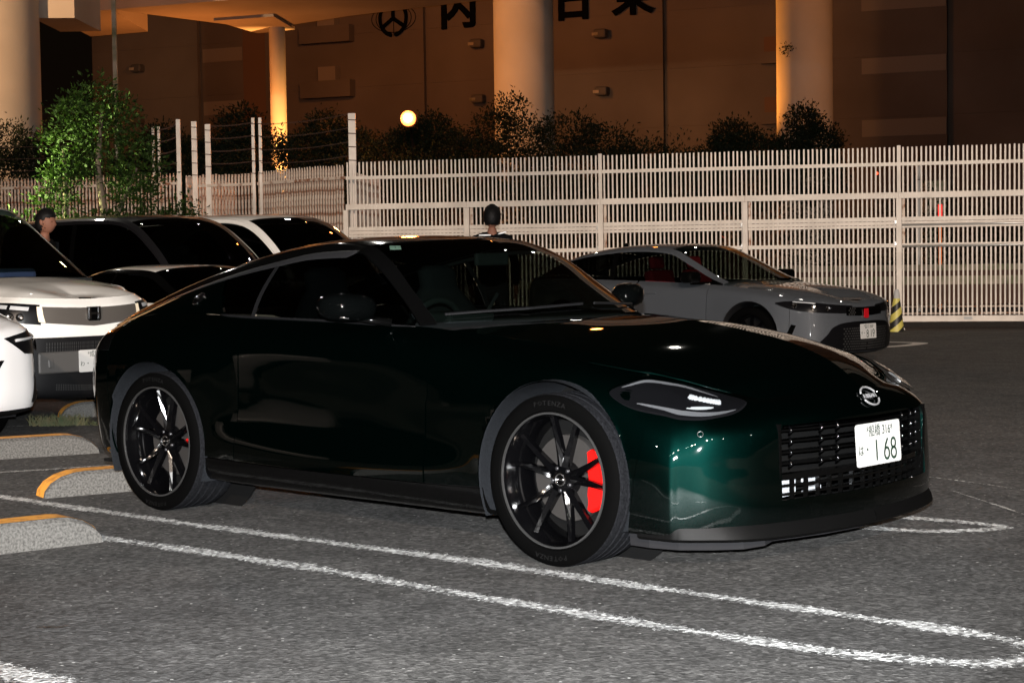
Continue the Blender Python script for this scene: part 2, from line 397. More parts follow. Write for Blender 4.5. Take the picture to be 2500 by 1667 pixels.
# ================================================================== THE GREEN COUPE
CAR_X, CAR_Y, CAR_YAW = 0.751, 7.5855, R(-42.37)
def zrow(x, yz): return [(x, y, z) for (y, z) in yz]
SIDE = [
 # rear wrap (x, y, z)
 [(-3.30, 0, .22), (-3.40, 0, .26), (-3.43, 0, .38), (-3.435, 0, .52), (-3.43, 0, .64), (-3.43, 0, .76), (-3.44, 0, .84), (-3.42, 0, .885)],
 [(-3.28, .38, .22), (-3.375, .40, .26), (-3.40, .40, .38), (-3.405, .41, .52), (-3.405, .41, .64), (-3.40, .41, .76), (-3.41, .40, .835), (-3.38, .37, .88)],
 [(-3.23, .56, .22), (-3.30, .62, .26), (-3.32, .64, .38), (-3.325, .65, .52), (-3.325, .655, .64), (-3.32, .65, .76), (-3.32, .61, .83), (-3.29, .55, .872)],
 [(-3.15, .66, .22), (-3.18, .75, .255), (-3.19, .78, .36), (-3.19, .795, .5), (-3.19, .805, .62), (-3.19, .79, .74), (-3.18, .74, .825), (-3.18, .66, .875)],
 zrow(-3.03, [(.74, .22), (.83, .25), (.865, .36), (.893, .50), (.903, .62), (.89, .75), (.835, .845), (.745, .895)]),
 zrow(-2.82, [(.76, .21), (.845, .235), (.885, .35), (.908, .50), (.920, .63), (.912, .75), (.862, .865), (.768, .935)]),
 zrow(-2.55, [(.78, .18), (.86, .21), (.90, .34), (.922, .50), (.932, .64), (.922, .77), (.865, .885), (.785, .957)]),
 zrow(-2.25, [(.79, .165), (.87, .195), (.905, .33), (.912, .50), (.915, .65), (.905, .78), (.862, .89), (.792, .956)]),
 zrow(-1.93, [(.795, .16), (.875, .19), (.905, .32), (.890, .49), (.885, .66), (.882, .79), (.850, .885), (.800, .945)]),
 zrow(-1.30, [(.80, .16), (.878, .19), (.905, .31), (.880, .46), (.872, .64), (.873, .78), (.845, .88), (.800, .935)]),
 zrow(-.70, [(.805, .16), (.880, .19), (.903, .31), (.888, .46), (.882, .63), (.876, .76), (.840, .86), (.780, .915)]),
 zrow(-.35, [(.81, .16), (.880, .19), (.90, .32), (.903, .47), (.900, .62), (.882, .74), (.830, .83), (.757, .883)]),
 zrow(0., [(.83, .16), (.885, .19), (.905, .33), (.915, .48), (.913, .61), (.890, .72), (.825, .80), (.738, .845)]),
 zrow(.30, [(.82, .15), (.880, .175), (.90, .29), (.905, .44), (.895, .56), (.862, .66), (.785, .745), (.690, .787)]),
 [(.50, .80, .15), (.545, .862, .17), (.552, .874, .27), (.552, .872, .42), (.545, .852, .53), (.49, .812, .63), (.46, .735, .71), (.45, .65, .745)],
 [(.55, .77, .15), (.576, .842, .17), (.583, .852, .27), (.583, .850, .42), (.580, .832, .53), (.565, .79, .61), (.555, .69, .682), (.55, .60, .708)],
 [(.62, .70, .15), (.665, .765, .17), (.675, .785, .27), (.675, .78, .42), (.675, .768, .53), (.665, .715, .597), (.645, .60, .657), (.64, .505, .676)],
 [(.71, .62, .15), (.755, .665, .17), (.765, .675, .26), (.762, .67, .42), (.758, .66, .53), (.75, .61, .59), (.715, .52, .648), (.69, .455, .664)],
 [(.77, .50, .15), (.815, .525, .17), (.825, .53, .26), (.82, .528, .42), (.818, .525, .53), (.815, .495, .585), (.775, .42, .648), (.74, .36, .672)],
 [(.80, .33, .15), (.855, .34, .17), (.868, .34, .26), (.865, .34, .42), (.866, .34, .53), (.868, .32, .588), (.835, .25, .650), (.805, .20, .677)],
 [(.83, 0, .15), (.885, 0, .17), (.90, 0, .26), (.898, 0, .42), (.90, 0, .53), (.905, 0, .59), (.872, 0, .652), (.845, 0, .680)],
]
HOOD = [
 [(-.80, .785, .918), (-.74, .69, .926), (-.58, .40, .94), (-.45, 0, .945)],
 [(-.42, .762, .890), (-.38, .67, .897), (-.30, .37, .925), (-.24, 0, .945)],
 [(-.10, .745, .856), (-.06, .65, .868), (.0, .36, .902), (.04, 0, .930)],
 [(.18, .712, .810), (.21, .61, .826), (.27, .34, .860), (.30, 0, .893)],
 [(.40, .665, .760), (.42, .56, .778), (.475, .32, .812), (.52, 0, .848)],
 [(.55, .60, .708), (.575, .50, .727), (.635, .28, .757), (.68, 0, .790)],
 [(.64, .505, .676), (.672, .41, .693), (.735, .24, .713), (.775, 0, .735)],
 [(.69, .455, .664), (.74, .36, .672), (.805, .20, .677), (.845, 0, .680)],
]
BELT = [(-.83, .780, .918), (-1.05, .795, .925), (-1.25, .80, .932), (-1.42, .80, .936), (-1.65, .80, .94), (-1.93, .80, .945), (-2.30, .79, .957), (-2.70, .777, .950), (-3.03, .745, .895), (-3.29, .60, .872)]
RAIL = [(-.86, .752, .928), (-1.05, .69, 1.060), (-1.25, .64, 1.185), (-1.40, .607, 1.245), (-1.65, .605, 1.240), (-1.95, .62, 1.198), (-2.30, .645, 1.128), (-2.70, .652, 1.028), (-3.05, .655, .928), (-3.30, .58, .878)]
def cabcol(b, r):
    b = Vector(b); r = Vector(r); o = Vector((0, 1, 0)) * 0.018 * min(1, (r - b).length / .25)
    return [tuple(b), tuple(b.lerp(r, .33) + o), tuple(b.lerp(r, .68) + o * .9), tuple(r)]
CAB = [cabcol(b, r) for b, r in zip(BELT, RAIL)][::-1]            # rear -> front
TOP = [
 [(-.86, .752, .928), (-.81, .69, .934), (-.60, .40, .944), (-.46, 0, .948)],
 [(-1.05, .69, 1.060), (-1.02, .635, 1.082), (-.88, .37, 1.098), (-.79, 0, 1.110)],
 [(-1.25, .64, 1.185), (-1.215, .582, 1.212), (-1.10, .34, 1.232), (-1.02, 0, 1.243)],
 [(-1.40, .607, 1.245), (-1.375, .545, 1.272), (-1.27, .32, 1.290), (-1.20, 0, 1.298)],
 [(-1.65, .605, 1.240), (-1.645, .54, 1.284), (-1.64, .32, 1.308), (-1.64, 0, 1.318)],
 [(-1.95, .62, 1.198), (-1.95, .55, 1.250), (-1.95, .32, 1.288), (-1.95, 0, 1.300)],
 [(-2.30, .645, 1.128), (-2.30, .57, 1.182), (-2.30, .33, 1.225), (-2.30, 0, 1.240)],
 [(-2.70, .652, 1.028), (-2.70, .585, 1.077), (-2.70, .33, 1.118), (-2.70, 0, 1.132)],
 [(-3.05, .655, .928), (-3.05, .59, .968), (-3.05, .33, .998), (-3.05, 0, 1.010)],
 [(-3.30, .58, .878), (-3.33, .52, .895), (-3.40, .30, .910), (-3.43, 0, .918)],
][::-1]
nS = Net(SIDE, 4); nH = Net(HOOD, 1); nC = Net(CAB, 0); nT = Net(TOP, 2)
WF = (0.0, .340, .392); WR = (-2.552, .338, .392)
def colx(net, x, row=4):
    """column index where row has this x (side part)"""
    P = net.P[:, row, 0]; return float(np.interp(x, P, np.arange(len(P))))

def panel(name, m, parent, specs, flange=.012, auto=35):
    """specs: list of patch kwargs; merged into one mesh"""
    g = G()
    for s in specs:
        v, f = patch(**s); g.add(v, f)
    o = g.build(name, m, parent, smooth=True, auto=auto)
    b = bmesh.new(); b.from_mesh(o.data); bmesh.ops.remove_doubles(b, verts=b.verts, dist=.0008); b.to_mesh(o.data); b.free()
    return o
def build_coupe():
    car = empty('sports_coupe')
    tag(car, 'dark green sports coupe with black alloy wheels parked in the foreground', 'car')
    gp = .16                                   # half panel gap in rows is set per call
    uD0, uD1 = 8.0, 10.0                       # door between columns x=-1.93 and x=-.70
    e = .018
    ARCH = (WF, WR)
    for side in (-1, 1):
        # inner shell that the panel gaps look into
        v, f = patch(nS, 0, 20, .3, 7, 150, 16, side, ARCH, off=-.014)
        # leave grille open
        g = G(); g.add(v, f)
        g.v = g.v
        keep = [q for q in g.f if not (all(g.v[i][0] > .70 and .24 < g.v[i][2] < .58 for i in q) and all(abs(g.v[i][1]) < .56 for i in q))]
        g.f = keep; g.build('inner_body', 'shell', car, smooth=True)
        # door
        dr = lambda v: uD0 + .012 - .10 * max(0, (3.2 - v)) * .5
        df = lambda v: uD1 - .012 + (0.02 if v > 4 else 0)
        door = panel('door', 'green_paint', car, [dict(net=nS, u0=dr, u1=df, v0=1.75, v1=7, nu=26, nv=26, side=side, flange=.012)])
        # quarter panel: side body behind the door + top of cab side behind the window
        q0 = 4.55
        panel('quarter_panel', 'green_paint', car, [
            dict(net=nS, u0=q0, u1=lambda v: dr(v) - .012, v0=1.76, v1=7, nu=70, nv=40, side=side, cuts=ARCH, flange=.012)])
        # cab side: quarter glass region and black pillar panel
        panel('pillar_panel', 'green_paint', car, [dict(net=nC, u0=.0, u1=lambda v: 3.02 + .42 * (1 - v / 3), v0=.02, v1=2.98, nu=34, nv=14, side=side)])
        panel('rear_bumper', 'green_paint', car, [dict(net=nS, u0=0, u1=q0 - .012, v0=0, v1=5.2, nu=40, nv=26, side=side, cuts=ARCH, flange=.01)])
        panel('tail_panel', 'gloss_black', car, [dict(net=nS, u0=0, u1=q0 - .012, v0=5.22, v1=7, nu=40, nv=12, side=side)])
        # sill
        panel('side_skirt', 'gloss_black', car, [dict(net=nS, u0=6.6, u1=12.0, v0=0, v1=1.72, nu=110, nv=12, side=side, cuts=ARCH, flange=.02)])
        # front fender
        uf1 = lambda v: 14.0 - .25 * (v - 3)
        panel('front_fender', 'green_paint', car, [dict(net=nS, u0=lambda v: df(v) + .014, u1=lambda v: 13.55 + .1 * (v - 4), v0=1.76, v1=6.98, nu=64, nv=44, side=side, cuts=ARCH, flange=.012)])
        # front bumper with the mouth left open
        mouth = lambda a, b, c, d: a >= 17.99 and b >= 2.19 and d <= 4.71
        panel('front_bumper', 'green_paint', car, [
            dict(net=nS, u0=lambda v: 13.555 + .1 * (v - 4), u1=18, v0=.9, v1=6.98, nu=90, nv=60, side=side, cuts=ARCH, flange=.01),
            dict(net=nS, u0=18, u1=20, v0=.9, v1=2.2, nu=24, nv=14, side=side, flange=.01),
            dict(net=nS, u0=18, u1=20, v0=4.7, v1=6.98, nu=24, nv=20, side=side, flange=.01)])
        # A-pillar and roof edge rail
        panel('roof_rail', 'gloss_black', car, [dict(net=nT, u0=0, u1=8.98, v0=0, v1=.93, nu=90, nv=7, side=side, flange=.01)])
        # silver blade under the roof edge
        V = []; F = []
        us = lin(.9, 6.05, 60)
        a = nC.ev(us, np.full(60, 2.70)); b2 = nC.ev(us, np.full(60, 3.0))
        for i in range(60):
            t = min(1, i / 8.0, (59 - i) / 3.0 + .15); A = Vector(b2[i]).lerp(Vector(a[i]), t * (1.0 if us[i] > 2 else .8)); B = Vector(b2[i])
            for p, o in ((A, .004), (B, .010), (B, -.01)): V.append((p.x, side * (p.y + o), p.z + (.004 if o == -.01 else 0)))
        for i in range(59):
            for k in range(2): F.append((i * 3 + k, i * 3 + k + 1, (i + 1) * 3 + k + 1, (i + 1) * 3 + k))
        mk('roof_blade', V, F, 'satin', car)
        # side glass: door window and quarter window
        mk_w = lambda nm, u0, u1, mm, nu: panel(nm, mm, car, [dict(net=nC, u0=u0, u1=u1, v0=.06, v1=2.76, nu=nu, nv=10, side=side, off=-.004)])
        mk_w('door_window', lambda v: 4.12 + .02 * v, lambda v: 8.86 - .0 * v, 'glass', 30)
        mk_w('quarter_window', lambda v: 3.06 + .42 * (1 - v / 3), lambda v: 4.0 + .02 * v, 'dark_glass', 12)
        panel('b_pillar', 'trim_black', car, [dict(net=nC, u0=lambda v: 4.0 + .02 * v, u1=lambda v: 4.10 + .02 * v, v0=.03, v1=2.8, nu=3, nv=10, side=side, off=.001)])
        g = G(); pts = [tuple(p * np.array([1, side, 1])) for p in nC.ev(lin(3.4, 8.9, 40), np.full(40, .03))]
        g.tube([(p[0], p[1] + side * .004, p[2]) for p in pts], .006, 6); g.build('belt_moulding', 'trim_black', car, smooth=True)
        # wheel wells
        for (cx, cz, rr) in ARCH:
            g = G(); n = 40
            for k in range(n):
                pass
            prof = [(rr + .004, .0), (rr + .01, -.30)]
            V = []; F = []
            for k in range(n + 1):
                q = -R(25.5) + (math.pi + R(51)) * k / n
                y0 = .905 if cx < -1 else .895
                ybody = float(nS.ev([colx(nS, cx + rr * math.cos(q))], [4.0 if math.sin(q) > .5 else 2.6])[0][1])
                yo = ybody - .004 if ybody > .3 else .8
                for (r_, y_) in ((rr - .001, yo), (rr - .002, yo - .006), (rr + .004, yo - .03), (rr + .006, .55)):
                    V.append((cx + r_ * math.cos(q), side * y_, cz + r_ * math.sin(q)))
            for k in range(n):
                for j in range(3): F.append((k * 4 + j, k * 4 + j + 1, (k + 1) * 4 + j + 1, (k + 1) * 4 + j))
            mk('wheel_liner', V, F, 'liner', car)
            g = G(); g.lathe([(.0, 0), (rr + .01, 0)], 40, 'y', (cx, side * .55, cz)); g.build('wheel_well', 'shell', car)
    # hood, roof, windscreen, hatch (both halves in one mesh)
    both = lambda **k: [dict(side=-1, **k), dict(side=1, **k)]
    panel('hood', 'green_paint', car, both(net=nH, u0=.35, u1=6.985, v0=.03, v1=3, nu=60, nv=26, flange=.01))
    panel('cowl', 'trim_black', car, both(net=nH, u0=0, u1=.34, v0=0, v1=3, nu=6, nv=20, off=-.012))
    panel('roof', 'gloss_black', car, both(net=nT, u0=3.0, u1=6.0, v0=.96, v1=3, nu=30, nv=16, flange=.006))
    panel('windscreen', 'wind_glass', car, both(net=nT, u0=6.02, u1=8.97, v0=.96, v1=3, nu=26, nv=16, off=-.002))
    panel('rear_window', 'dark_glass', car, both(net=nT, u0=1.1, u1=2.98, v0=.96, v1=3, nu=20, nv=16, off=-.002))
    panel('tailgate', 'green_paint', car, both(net=nT, u0=0, u1=1.08, v0=.96, v1=3, nu=14, nv=16, flange=.006))
    # windscreen black border
    panel('windscreen_header', 'gloss_black', car, both(net=nT, u0=5.98, u1=6.14, v0=.96, v1=3, nu=4, nv=16, off=-.0045))
    return car

def build_wheel(car, cx, cz, side, rt, name='wheel', steer=0.0, detail=True):
    """tyre, rim, spokes, hub, disc, caliper under the car; local y outward = side"""
    wd = .255 / 2 if cx > -1 else .275 / 2
    w = empty(name, (cx, side * (.905 - wd), cz)); w.parent = car; w.rotation_euler = (0, 0, steer)
    S = side
    def lathe(prof, n, nm, m, auto=40, par=w):
        g = G(); g.lathe([(r, h * S) for r, h in prof], n, 'y'); return g.build(nm, m, par, auto=auto)
    lathe([(.268, wd * .90), (.275, wd * .985), (.292, wd * 1.0), (.312, wd * .985), (rt - .012, wd * .93), (rt - .004, wd * .87)], 96, 'tyre_wall', 'tyre')
    prof = [(rt - .004, wd * .87), (rt, wd * .80)]
    for gy in (.50, .17, -.17, -.50):
        prof += [(rt, wd * (gy + .05)), (rt - .008, wd * (gy + .035)), (rt - .008, wd * (gy - .035)), (rt, wd * (gy - .05))]
    prof += [(rt, -wd * .80), (rt - .006, -wd * .9), (.27, -wd * .95)]
    lathe(prof, 96, 'tread', 'tread')
    lathe([(.268, wd * .90), (.2665, wd * .95), (.260, wd * .955), (.2585, wd * .90)], 96, 'rim_lip', 'rim_edge')
    lathe([(.2585, wd * .90), (.252, wd * .80), (.246, wd * .55), (.236, wd * .45), (.232, -wd * .2), (.242, -wd * .7)], 96, 'rim', 'rim_black')
    # spokes: five pairs
    for k in range(5):
        for s2 in (-1, 1):
            base = R(90 - 8 + 72 * k); a_in = base + s2 * R(9); a_out = base + s2 * R(15)
            st = []
            for t in (0, .25, .55, .85, 1.0):
                r = .052 + (.246 - .052) * t; a = a_in + (a_out - a_in) * t ** .8
                wid = .017 - .009 * t if t < .9 else .011
                y = wd * (.52 + .16 * t ** 1.5) + .018 * math.sin(math.pi * t) * 0
                st.append((r, a, wid, y))
            V = []; F = []
            for (r, a, wid, y) in st:
                c = Vector((r * math.cos(a), 0, r * math.sin(a))); t_ = Vector((-math.sin(a), 0, math.cos(a)))
                for (dx, dy) in ((-1, -.030), (-1, -.006), (-.25 * s2, .006), (1, -.006), (1, -.030)):
                    p = c + t_ * dx * wid; V.append((p.x, S * (y + dy), p.z))
            for i in range(len(st) - 1):
                for j in range(4): F.append((i * 5 + j, i * 5 + j + 1, (i + 1) * 5 + j + 1, (i + 1) * 5 + j))
            mk('spoke', V, F, 'rim_black', w, smooth=False)
    lathe([(.0, wd * .52 - .006), (.045, wd * .52 - .004), (.060, wd * .52 - .012), (.070, wd * .52 - .05)], 40, 'hub', 'rim_black')
    hc = lathe([(0, wd * .52 + .001), (.026, wd * .52), (.030, wd * .52 - .006)], 28, 'centre_cap', 'gloss_black')
    g = G(); g.lathe([(.019, S * (wd * .52 + .0015)), (.023, S * (wd * .52 + .0035)), (.027, S * (wd * .52 + .0015))], 28, 'y'); g.box((0, S * (wd * .52 + .003), 0), (.044, .003, .009))
    g.build('cap_ring', 'chrome', w, smooth=True)
    g = G()
    for k in range(5):
        a = R(90 - 8 + 36 + 72 * k); g.lathe([(0, S * (wd * .52)), (.0075, S * (wd * .52)), (.0085, S * (wd * .52 - .018))], 8, 'y', (.046 * math.cos(a), 0, .046 * math.sin(a)))
    g.build('lug_nuts', 'satin', w, smooth=True, kind=None)
    lathe([(.06, .020), (.170, .020), (.172, .012), (.172, -.012)], 48, 'brake_disc', 'disc')
    lathe([(.0, -.01), (.2415, -.045)], 40, 'brake_shield', 'shell')
    # caliper towards the front of the car
    V = []; F = []; n = 14; a0, a1 = (R(-42), R(42)) if cx > -1 else (R(-9), R(9))
    for k in range(n + 1):
        a = a0 + (a1 - a0) * k / n; e_ = min(1, 3.2 * min(k, n - k) / n + .25)
        ri, ro = .160 - .040 * e_ ** 1.3, .172 + .052 * e_
        for (r, y) in ((ri, .010), (ri, .040), (ri + .012, .050), (ro - .012, .050), (ro, .040), (ro, -.03)):
            V.append((r * math.cos(a), S * y, r * math.sin(a)))
    for k in range(n):
        for j in range(5): F.append((k * 6 + j, k * 6 + j + 1, (k + 1) * 6 + j + 1, (k + 1) * 6 + j))
    mk('brake_caliper', V, F, 'caliper', w, autosmooth=30)
    if detail:
        g = G()
        for word, mid in (('POTENZA', 90), ('POTENZA', 270)):
            for i, ch in enumerate(word):
                a = R(mid - (i - 3) * 4.6)
                m4 = Matrix.Translation((.303 * math.cos(a), S * (wd * 1.0 + .0003), .303 * math.sin(a))) @ Matrix.Rotation(-(a - math.pi / 2), 4, 'Y') @ Matrix.Rotation(R(90), 4, 'X')
                c = bpy.data.curves.new('t', 'FONT'); c.body = ch; c.size = .026; c.align_x = 'CENTER'; c.align_y = 'CENTER'; c.resolution_u = 1
                o = bpy.data.objects.new('t', c); COL.objects.link(o)
                me = bpy.data.meshes.new_from_object(o.evaluated_get(bpy.context.evaluated_depsgraph_get())); bpy.data.objects.remove(o)
                vs = [m4 @ Vector((v.co.x * 1.25, v.co.y, .0008)) for v in me.vertices]; fs = [tuple(p.vertices) for p in me.polygons]
                g.add([tuple(v) for v in vs], fs)
        g.build('tyre_lettering', 'letter', w, kind='stuff')
    return w

def raise_to(net_pts, off): pass
def surf(net, u, v, side=-1, off=0.0):
    p = net.ev([u], [v])[0]; e = 1e-3
    du = net.ev([min(u + e, net.nc - 1)], [v])[0] - net.ev([max(u - e, 0)], [v])[0]; dv = net.ev([u], [min(v + e, net.nr - 1)])[0] - net.ev([u], [max(v - e, 0)])[0]
    n = np.cross(dv, du); n = n / np.linalg.norm(n); q = p + n * off
    return Vector((q[0], side * q[1], q[2])), Vector((n[0], side * n[1], n[2]))

def coupe_details(car):
    # ---------- grille
    g = G(); g.prism([(-.56, .27), (.56, .27), (.54, .60), (-.54, .60)], 'x', .60, .62); g.build('grille_back', 'shell', car, fix=True)
    gx = lambda y, z: float(np.interp(abs(y), [0, .34, .528], [.892, .857, .812])) - .012
    for s in (-1, 1): g = G(); g.box((.745, s * .532, .42), (.15, .012, .31)); g.build('grille_side_wall', 'gloss_black', car)
    for i in range(4):                                             # upper slats
        z = .548 - i * .042
        V = []; F = []
        ys = lin(-.525, .525, 29)
        for y in ys:
            x = gx(y, z); V += [(x - .045, y, z + .004), (x, y, z + .003), (x + .003, y, z - .004), (x - .045, y, z - .009)]
        for k in range(28):
            for j in range(4): F.append((k * 4 + j, k * 4 + (j + 1) % 4, (k + 1) * 4 + (j + 1) % 4, (k + 1) * 4 + j))
        mk('grille_slat', V, F, 'gloss_black', car, smooth=False)
        for y in (-.46, -.30, -.20, .30, .40, .47):
            b = G(); x = gx(y, z); b.tube([(x - .01, y, z - .018), (x + .004, y, z - .003), (x - .006, y, z + .014)], [.004, .008, .004], 8); b.build('grille_stud', 'rim_black', car, smooth=True)
    g = G()
    V = []; F = []
    for z0 in (.372,):
        ys = lin(-.53, .53, 29)
        for y in ys: x = gx(y, z0) + .004; V += [(x - .05, y, z0 + .010), (x, y, z0 + .010), (x, y, z0 - .010), (x - .05, y, z0 - .010)]
        for k in range(28):
            for j in range(4): F.append((k * 4 + j, k * 4 + (j + 1) % 4, (k + 1) * 4 + (j + 1) % 4, (k + 1) * 4 + j))
    mk('grille_bar', V, F, 'gloss_black', car, smooth=False)
    for z in (.302, .334):                                         # lower mesh
        V = []; F = []
        for y in lin(-.53, .53, 29): x = gx(y, z) - .02; V += [(x - .02, y, z + .004), (x, y, z + .004), (x, y, z - .004), (x - .02, y, z - .004)]
        for k in range(28):
            for j in range(4): F.append((k * 4 + j, k * 4 + (j + 1) % 4, (k + 1) * 4 + (j + 1) % 4, (k + 1) * 4 + j))
        mk('mesh_bar', V, F, 'gloss_black', car, smooth=False)
    for k in range(15):
        y = -.49 + .07 * k; b = G(); x = gx(y, .3) - .022; b.box((x - .01, y, .318), (.018, .008, .088)); b.build('mesh_upright', 'gloss_black', car)
    # oil cooler and radiator pipes seen through the lower mesh on the near side
    g = G(); g.box((.735, -.42, .318), (.02, .20, .072)); g.build('oil_cooler', 'cooler', car)
    g = G(); g.box((.738, -.22, .33), (.02, .07, .014)); g.box((.738, -.19, .295), (.02, .09, .014)); g.build('cooler_bracket', 'cooler', car)
    # ---------- number plate
    pm = Matrix.Translation((.921, 0, .464)) @ Matrix.Rotation(R(90), 4, 'Z') @ Matrix.Rotation(R(90 - 3.5), 4, 'X')
    pl = number_plate(car, pm, '船橋 316', 'は', '168')
    # ---------- badge
    b = empty('badge', (0, 0, 0)); b.parent = car
    P0, n0 = surf(nS, 19.99, 5.85, -1, .004)
    b.matrix_local = Matrix.Translation(Vector((P0.x, 0, P0.z))) @ Matrix.Rotation(R(90), 4, 'Z') @ Matrix.Rotation(R(90 - 38), 4, 'X')
    g = G()
    for (a0, a1) in ((R(20), R(160)), (R(200), R(340))):
        pts = [(.055 * math.cos(a0 + (a1 - a0) * i / 20), .042 * math.sin(a0 + (a1 - a0) * i / 20), .002) for i in range(21)]; g.tube(pts, .0045, 6)
    g.build('badge_ring', 'badge_silver', b, smooth=True)
    text_mesh('NISSAN', .026, 'badge_silver', b, 'badge_lettering', Matrix.Translation((0, 0, .003)), .0015, 1.05)
    # ---------- headlights
    lamp_outline = LAMP_UV
    for side in (-1, 1): headlight(car, side)
    # ---------- lip / undertray
    g = G(); V = []; F = []
    us = lin(13.4, 20, 50)
    for side in (-1, 1):
        base = len(V)
        for u in us:
            p, n = surf(nS, u, .9, side); p2, _ = surf(nS, u, 1.4, side); f_ = min(1, max(0, (u - 13.4) / 3.0)); nn = Vector((n.x, n.y, 0)).normalized()
            k = .030 * f_
            V += [tuple(Vector((p2.x, p2.y, .215)) - nn * .004), tuple(Vector((p.x, p.y, .185)) + nn * (k * .8)), tuple(Vector((p.x, p.y, .158)) + nn * k), tuple(Vector((p.x, p.y, .148)) + nn * (k - .012)), tuple(Vector((p.x, p.y, .150)) - nn * .08)]
        for i in range(len(us) - 1):
            for j in range(4): F.append((base + i * 5 + j, base + i * 5 + j + 1, base + (i + 1) * 5 + j + 1, base + (i + 1) * 5 + j))
    mk('front_lip', V, F, 'lip_black', car, autosmooth=40)
    g = G()
    out = [(.30, -.79), (.40, -.80), (.52, -.775), (.62, -.70), (.70, -.61), (.735, -.52), (.725, -.45), (.765, -.36), (.80, -.2), (.815, 0), (.80, .2), (.765, .36), (.725, .45), (.735, .52), (.70, .61), (.62, .70), (.52, .775), (.40, .80), (.30, .79)]
    zb = lambda x, y: .112 + .016 * max(0, min(1, (.56 - abs(y)) / .12))
    V = []; F = []
    for (x, y) in out: V += [(x, y, .165), (x + .004, y, zb(x, y) - .008)]
    for i in range(len(out) - 1): F.append((2 * i, 2 * i + 1, 2 * i + 3, 2 * i + 2))
    n0_ = len(V); F.append(tuple(range(1, n0_, 2)))
    mk('undertray', V, F, 'undertray', car, smooth=False)
    g = G(); g.prism([(-3.2, -.75), (.55, -.75), (.55, .75), (-3.2, .75)], 'z', .185, .20); g.build('floor_pan', 'shell', car, fix=True)
    # ---------- mirrors
    for side in (-1, 1):
        prof = [(0.0, 0.0)]
        V = []; F = []; n = 18
        st = [(-1.155, .42), (-1.15, .80), (-1.13, .97), (-1.09, 1.0), (-1.05, .90), (-1.02, .62), (-1.005, .2)]
        for (x, s_) in st:
            for k in range(n):
                a = 2 * math.pi * k / n; c, s2 = math.cos(a), math.sin(a)
                ry = .118 * s_ * (abs(c) ** .75) * (1 if c > 0 else -1); rz = .062 * s_ * (abs(s2) ** .75) * (1 if s2 > 0 else -1)
                V.append((x - ry * .28, side * (.955 + ry), 1.005 + rz + ry * .05))
        for i in range(len(st) - 1):
            for k in range(n): F.append((i * n + k, i * n + (k + 1) % n, (i + 1) * n + (k + 1) % n, (i + 1) * n + k))
        F.append(tuple((len(st) - 1) * n + k for k in range(n)))
        F.append(tuple(range(n))[::-1])
        mr = mk('door_mirror', V, F, 'mirror_shell', car, autosmooth=50)
        g = G(); g.tube([(-.985, side * .80, .935), (-1.04, side * .86, .948), (-1.08, side * .92, .958)], [.020, .017, .015], 8); g.build('mirror_arm', 'gloss_black', mr, smooth=True)
        g = G(); g.tube([(-1.02, side * .855, .958), (-1.04, side * .94, .957), (-1.06, side * 1.03, .968)], .005, 6); g.build('mirror_indicator', 'chrome', mr, smooth=True)
    # ---------- door handle, fuel flap, B-pillar badge, gap details
    for side in (-1, 1):
        p, n = surf(nC, 2.78, 1.35, side, .002)
        q = n.to_track_quat('Z', 'Y').to_matrix().to_4x4(); q.translation = p
        g = G(); g.lathe([(0, .002), (.030, .001), (.034, -.002)], 28, 'z'); h = g.build('door_handle', 'gloss_black', car, smooth=True); h.matrix_local = q
        g = G(); pts = [(.036 * math.cos(a), .036 * math.sin(a), .002) for a in [R(20 + 10 * i) for i in range(30)]]; g.tube(pts, .0028, 6); r_ = g.build('handle_ring', 'chrome', h, smooth=True)
    # ---------- parking sensors
    for side in (-1, 1):
        p, n = surf(nS, 15.6, 4.25, side, .0015); q = n.to_track_quat('Z', 'Y').to_matrix().to_4x4(); q.translation = p
        g = G(); g.lathe([(.0095, 0), (.011, .001), (.012, -.001)], 20, 'z'); s_ = g.build('parking_sensor', 'rim_edge', car, smooth=True); s_.matrix_local = q
    # ---------- interior
    for side in (-1, 1):
        V = []; F = []
        sx, sy = -1.62, side * .38
        g = G()
        def blob(rows):
            n = 14; b0 = len(g.v); vv = []; ff = []
            for (x, z, wx, wy) in rows:
                for k in range(n):
                    a = 2 * math.pi * k / n; c, s2 = math.cos(a), math.sin(a)
                    vv.append((x + wx * (abs(c) ** .7) * (1 if c > 0 else -1), sy + wy * (abs(s2) ** .7) * (1 if s2 > 0 else -1), z))
            for i in range(len(rows) - 1):
                for k in range(n): ff.append((i * n + k, i * n + (k + 1) % n, (i + 1) * n + (k + 1) % n, (i + 1) * n + k))
            ff.append(tuple((len(rows) - 1) * n + k for k in range(n))); g.add(vv, ff)
        blob([(sx + .15, .40, .26, .25), (sx + .15, .52, .28, .26), (sx + .13, .56, .24, .22)])
        blob([(sx - .08, .50, .09, .25), (sx - .13, .70, .10, .27), (sx - .20, .92, .08, .24), (sx - .24, 1.02, .06, .16), (sx - .245, 1.06, .05, .12), (sx - .26, 1.14, .05, .12), (sx - .265, 1.17, .03, .08)])
        st = g.build('seat', 'seat_grey', car, smooth=True)
        g = G(); g.tube([(sx - .02, sy - side * .02 + side * .22, 1.02), (sx - .02, sy + side * .0, .80), (sx + .05, sy - side * .2, .60)], .012, 4); g.build('seat_belt', 'undertray', st)
    g = G(); V = []
    dv = [(-.80, .90), (-.98, .93), (-1.06, .90), (-1.08, .72), (-.9, .5), (-.7, .5), (-.6, .88)]
    g.prism(dv, 'y', -.72, .72); g.build('dashboard', 'interior', car, fix=True)
    g = G(); g.box((-1.0, -.36, .945), (.16, .30, .05)); d = g.build('instrument_hood', 'interior', car); bevel(d, .02, 3)
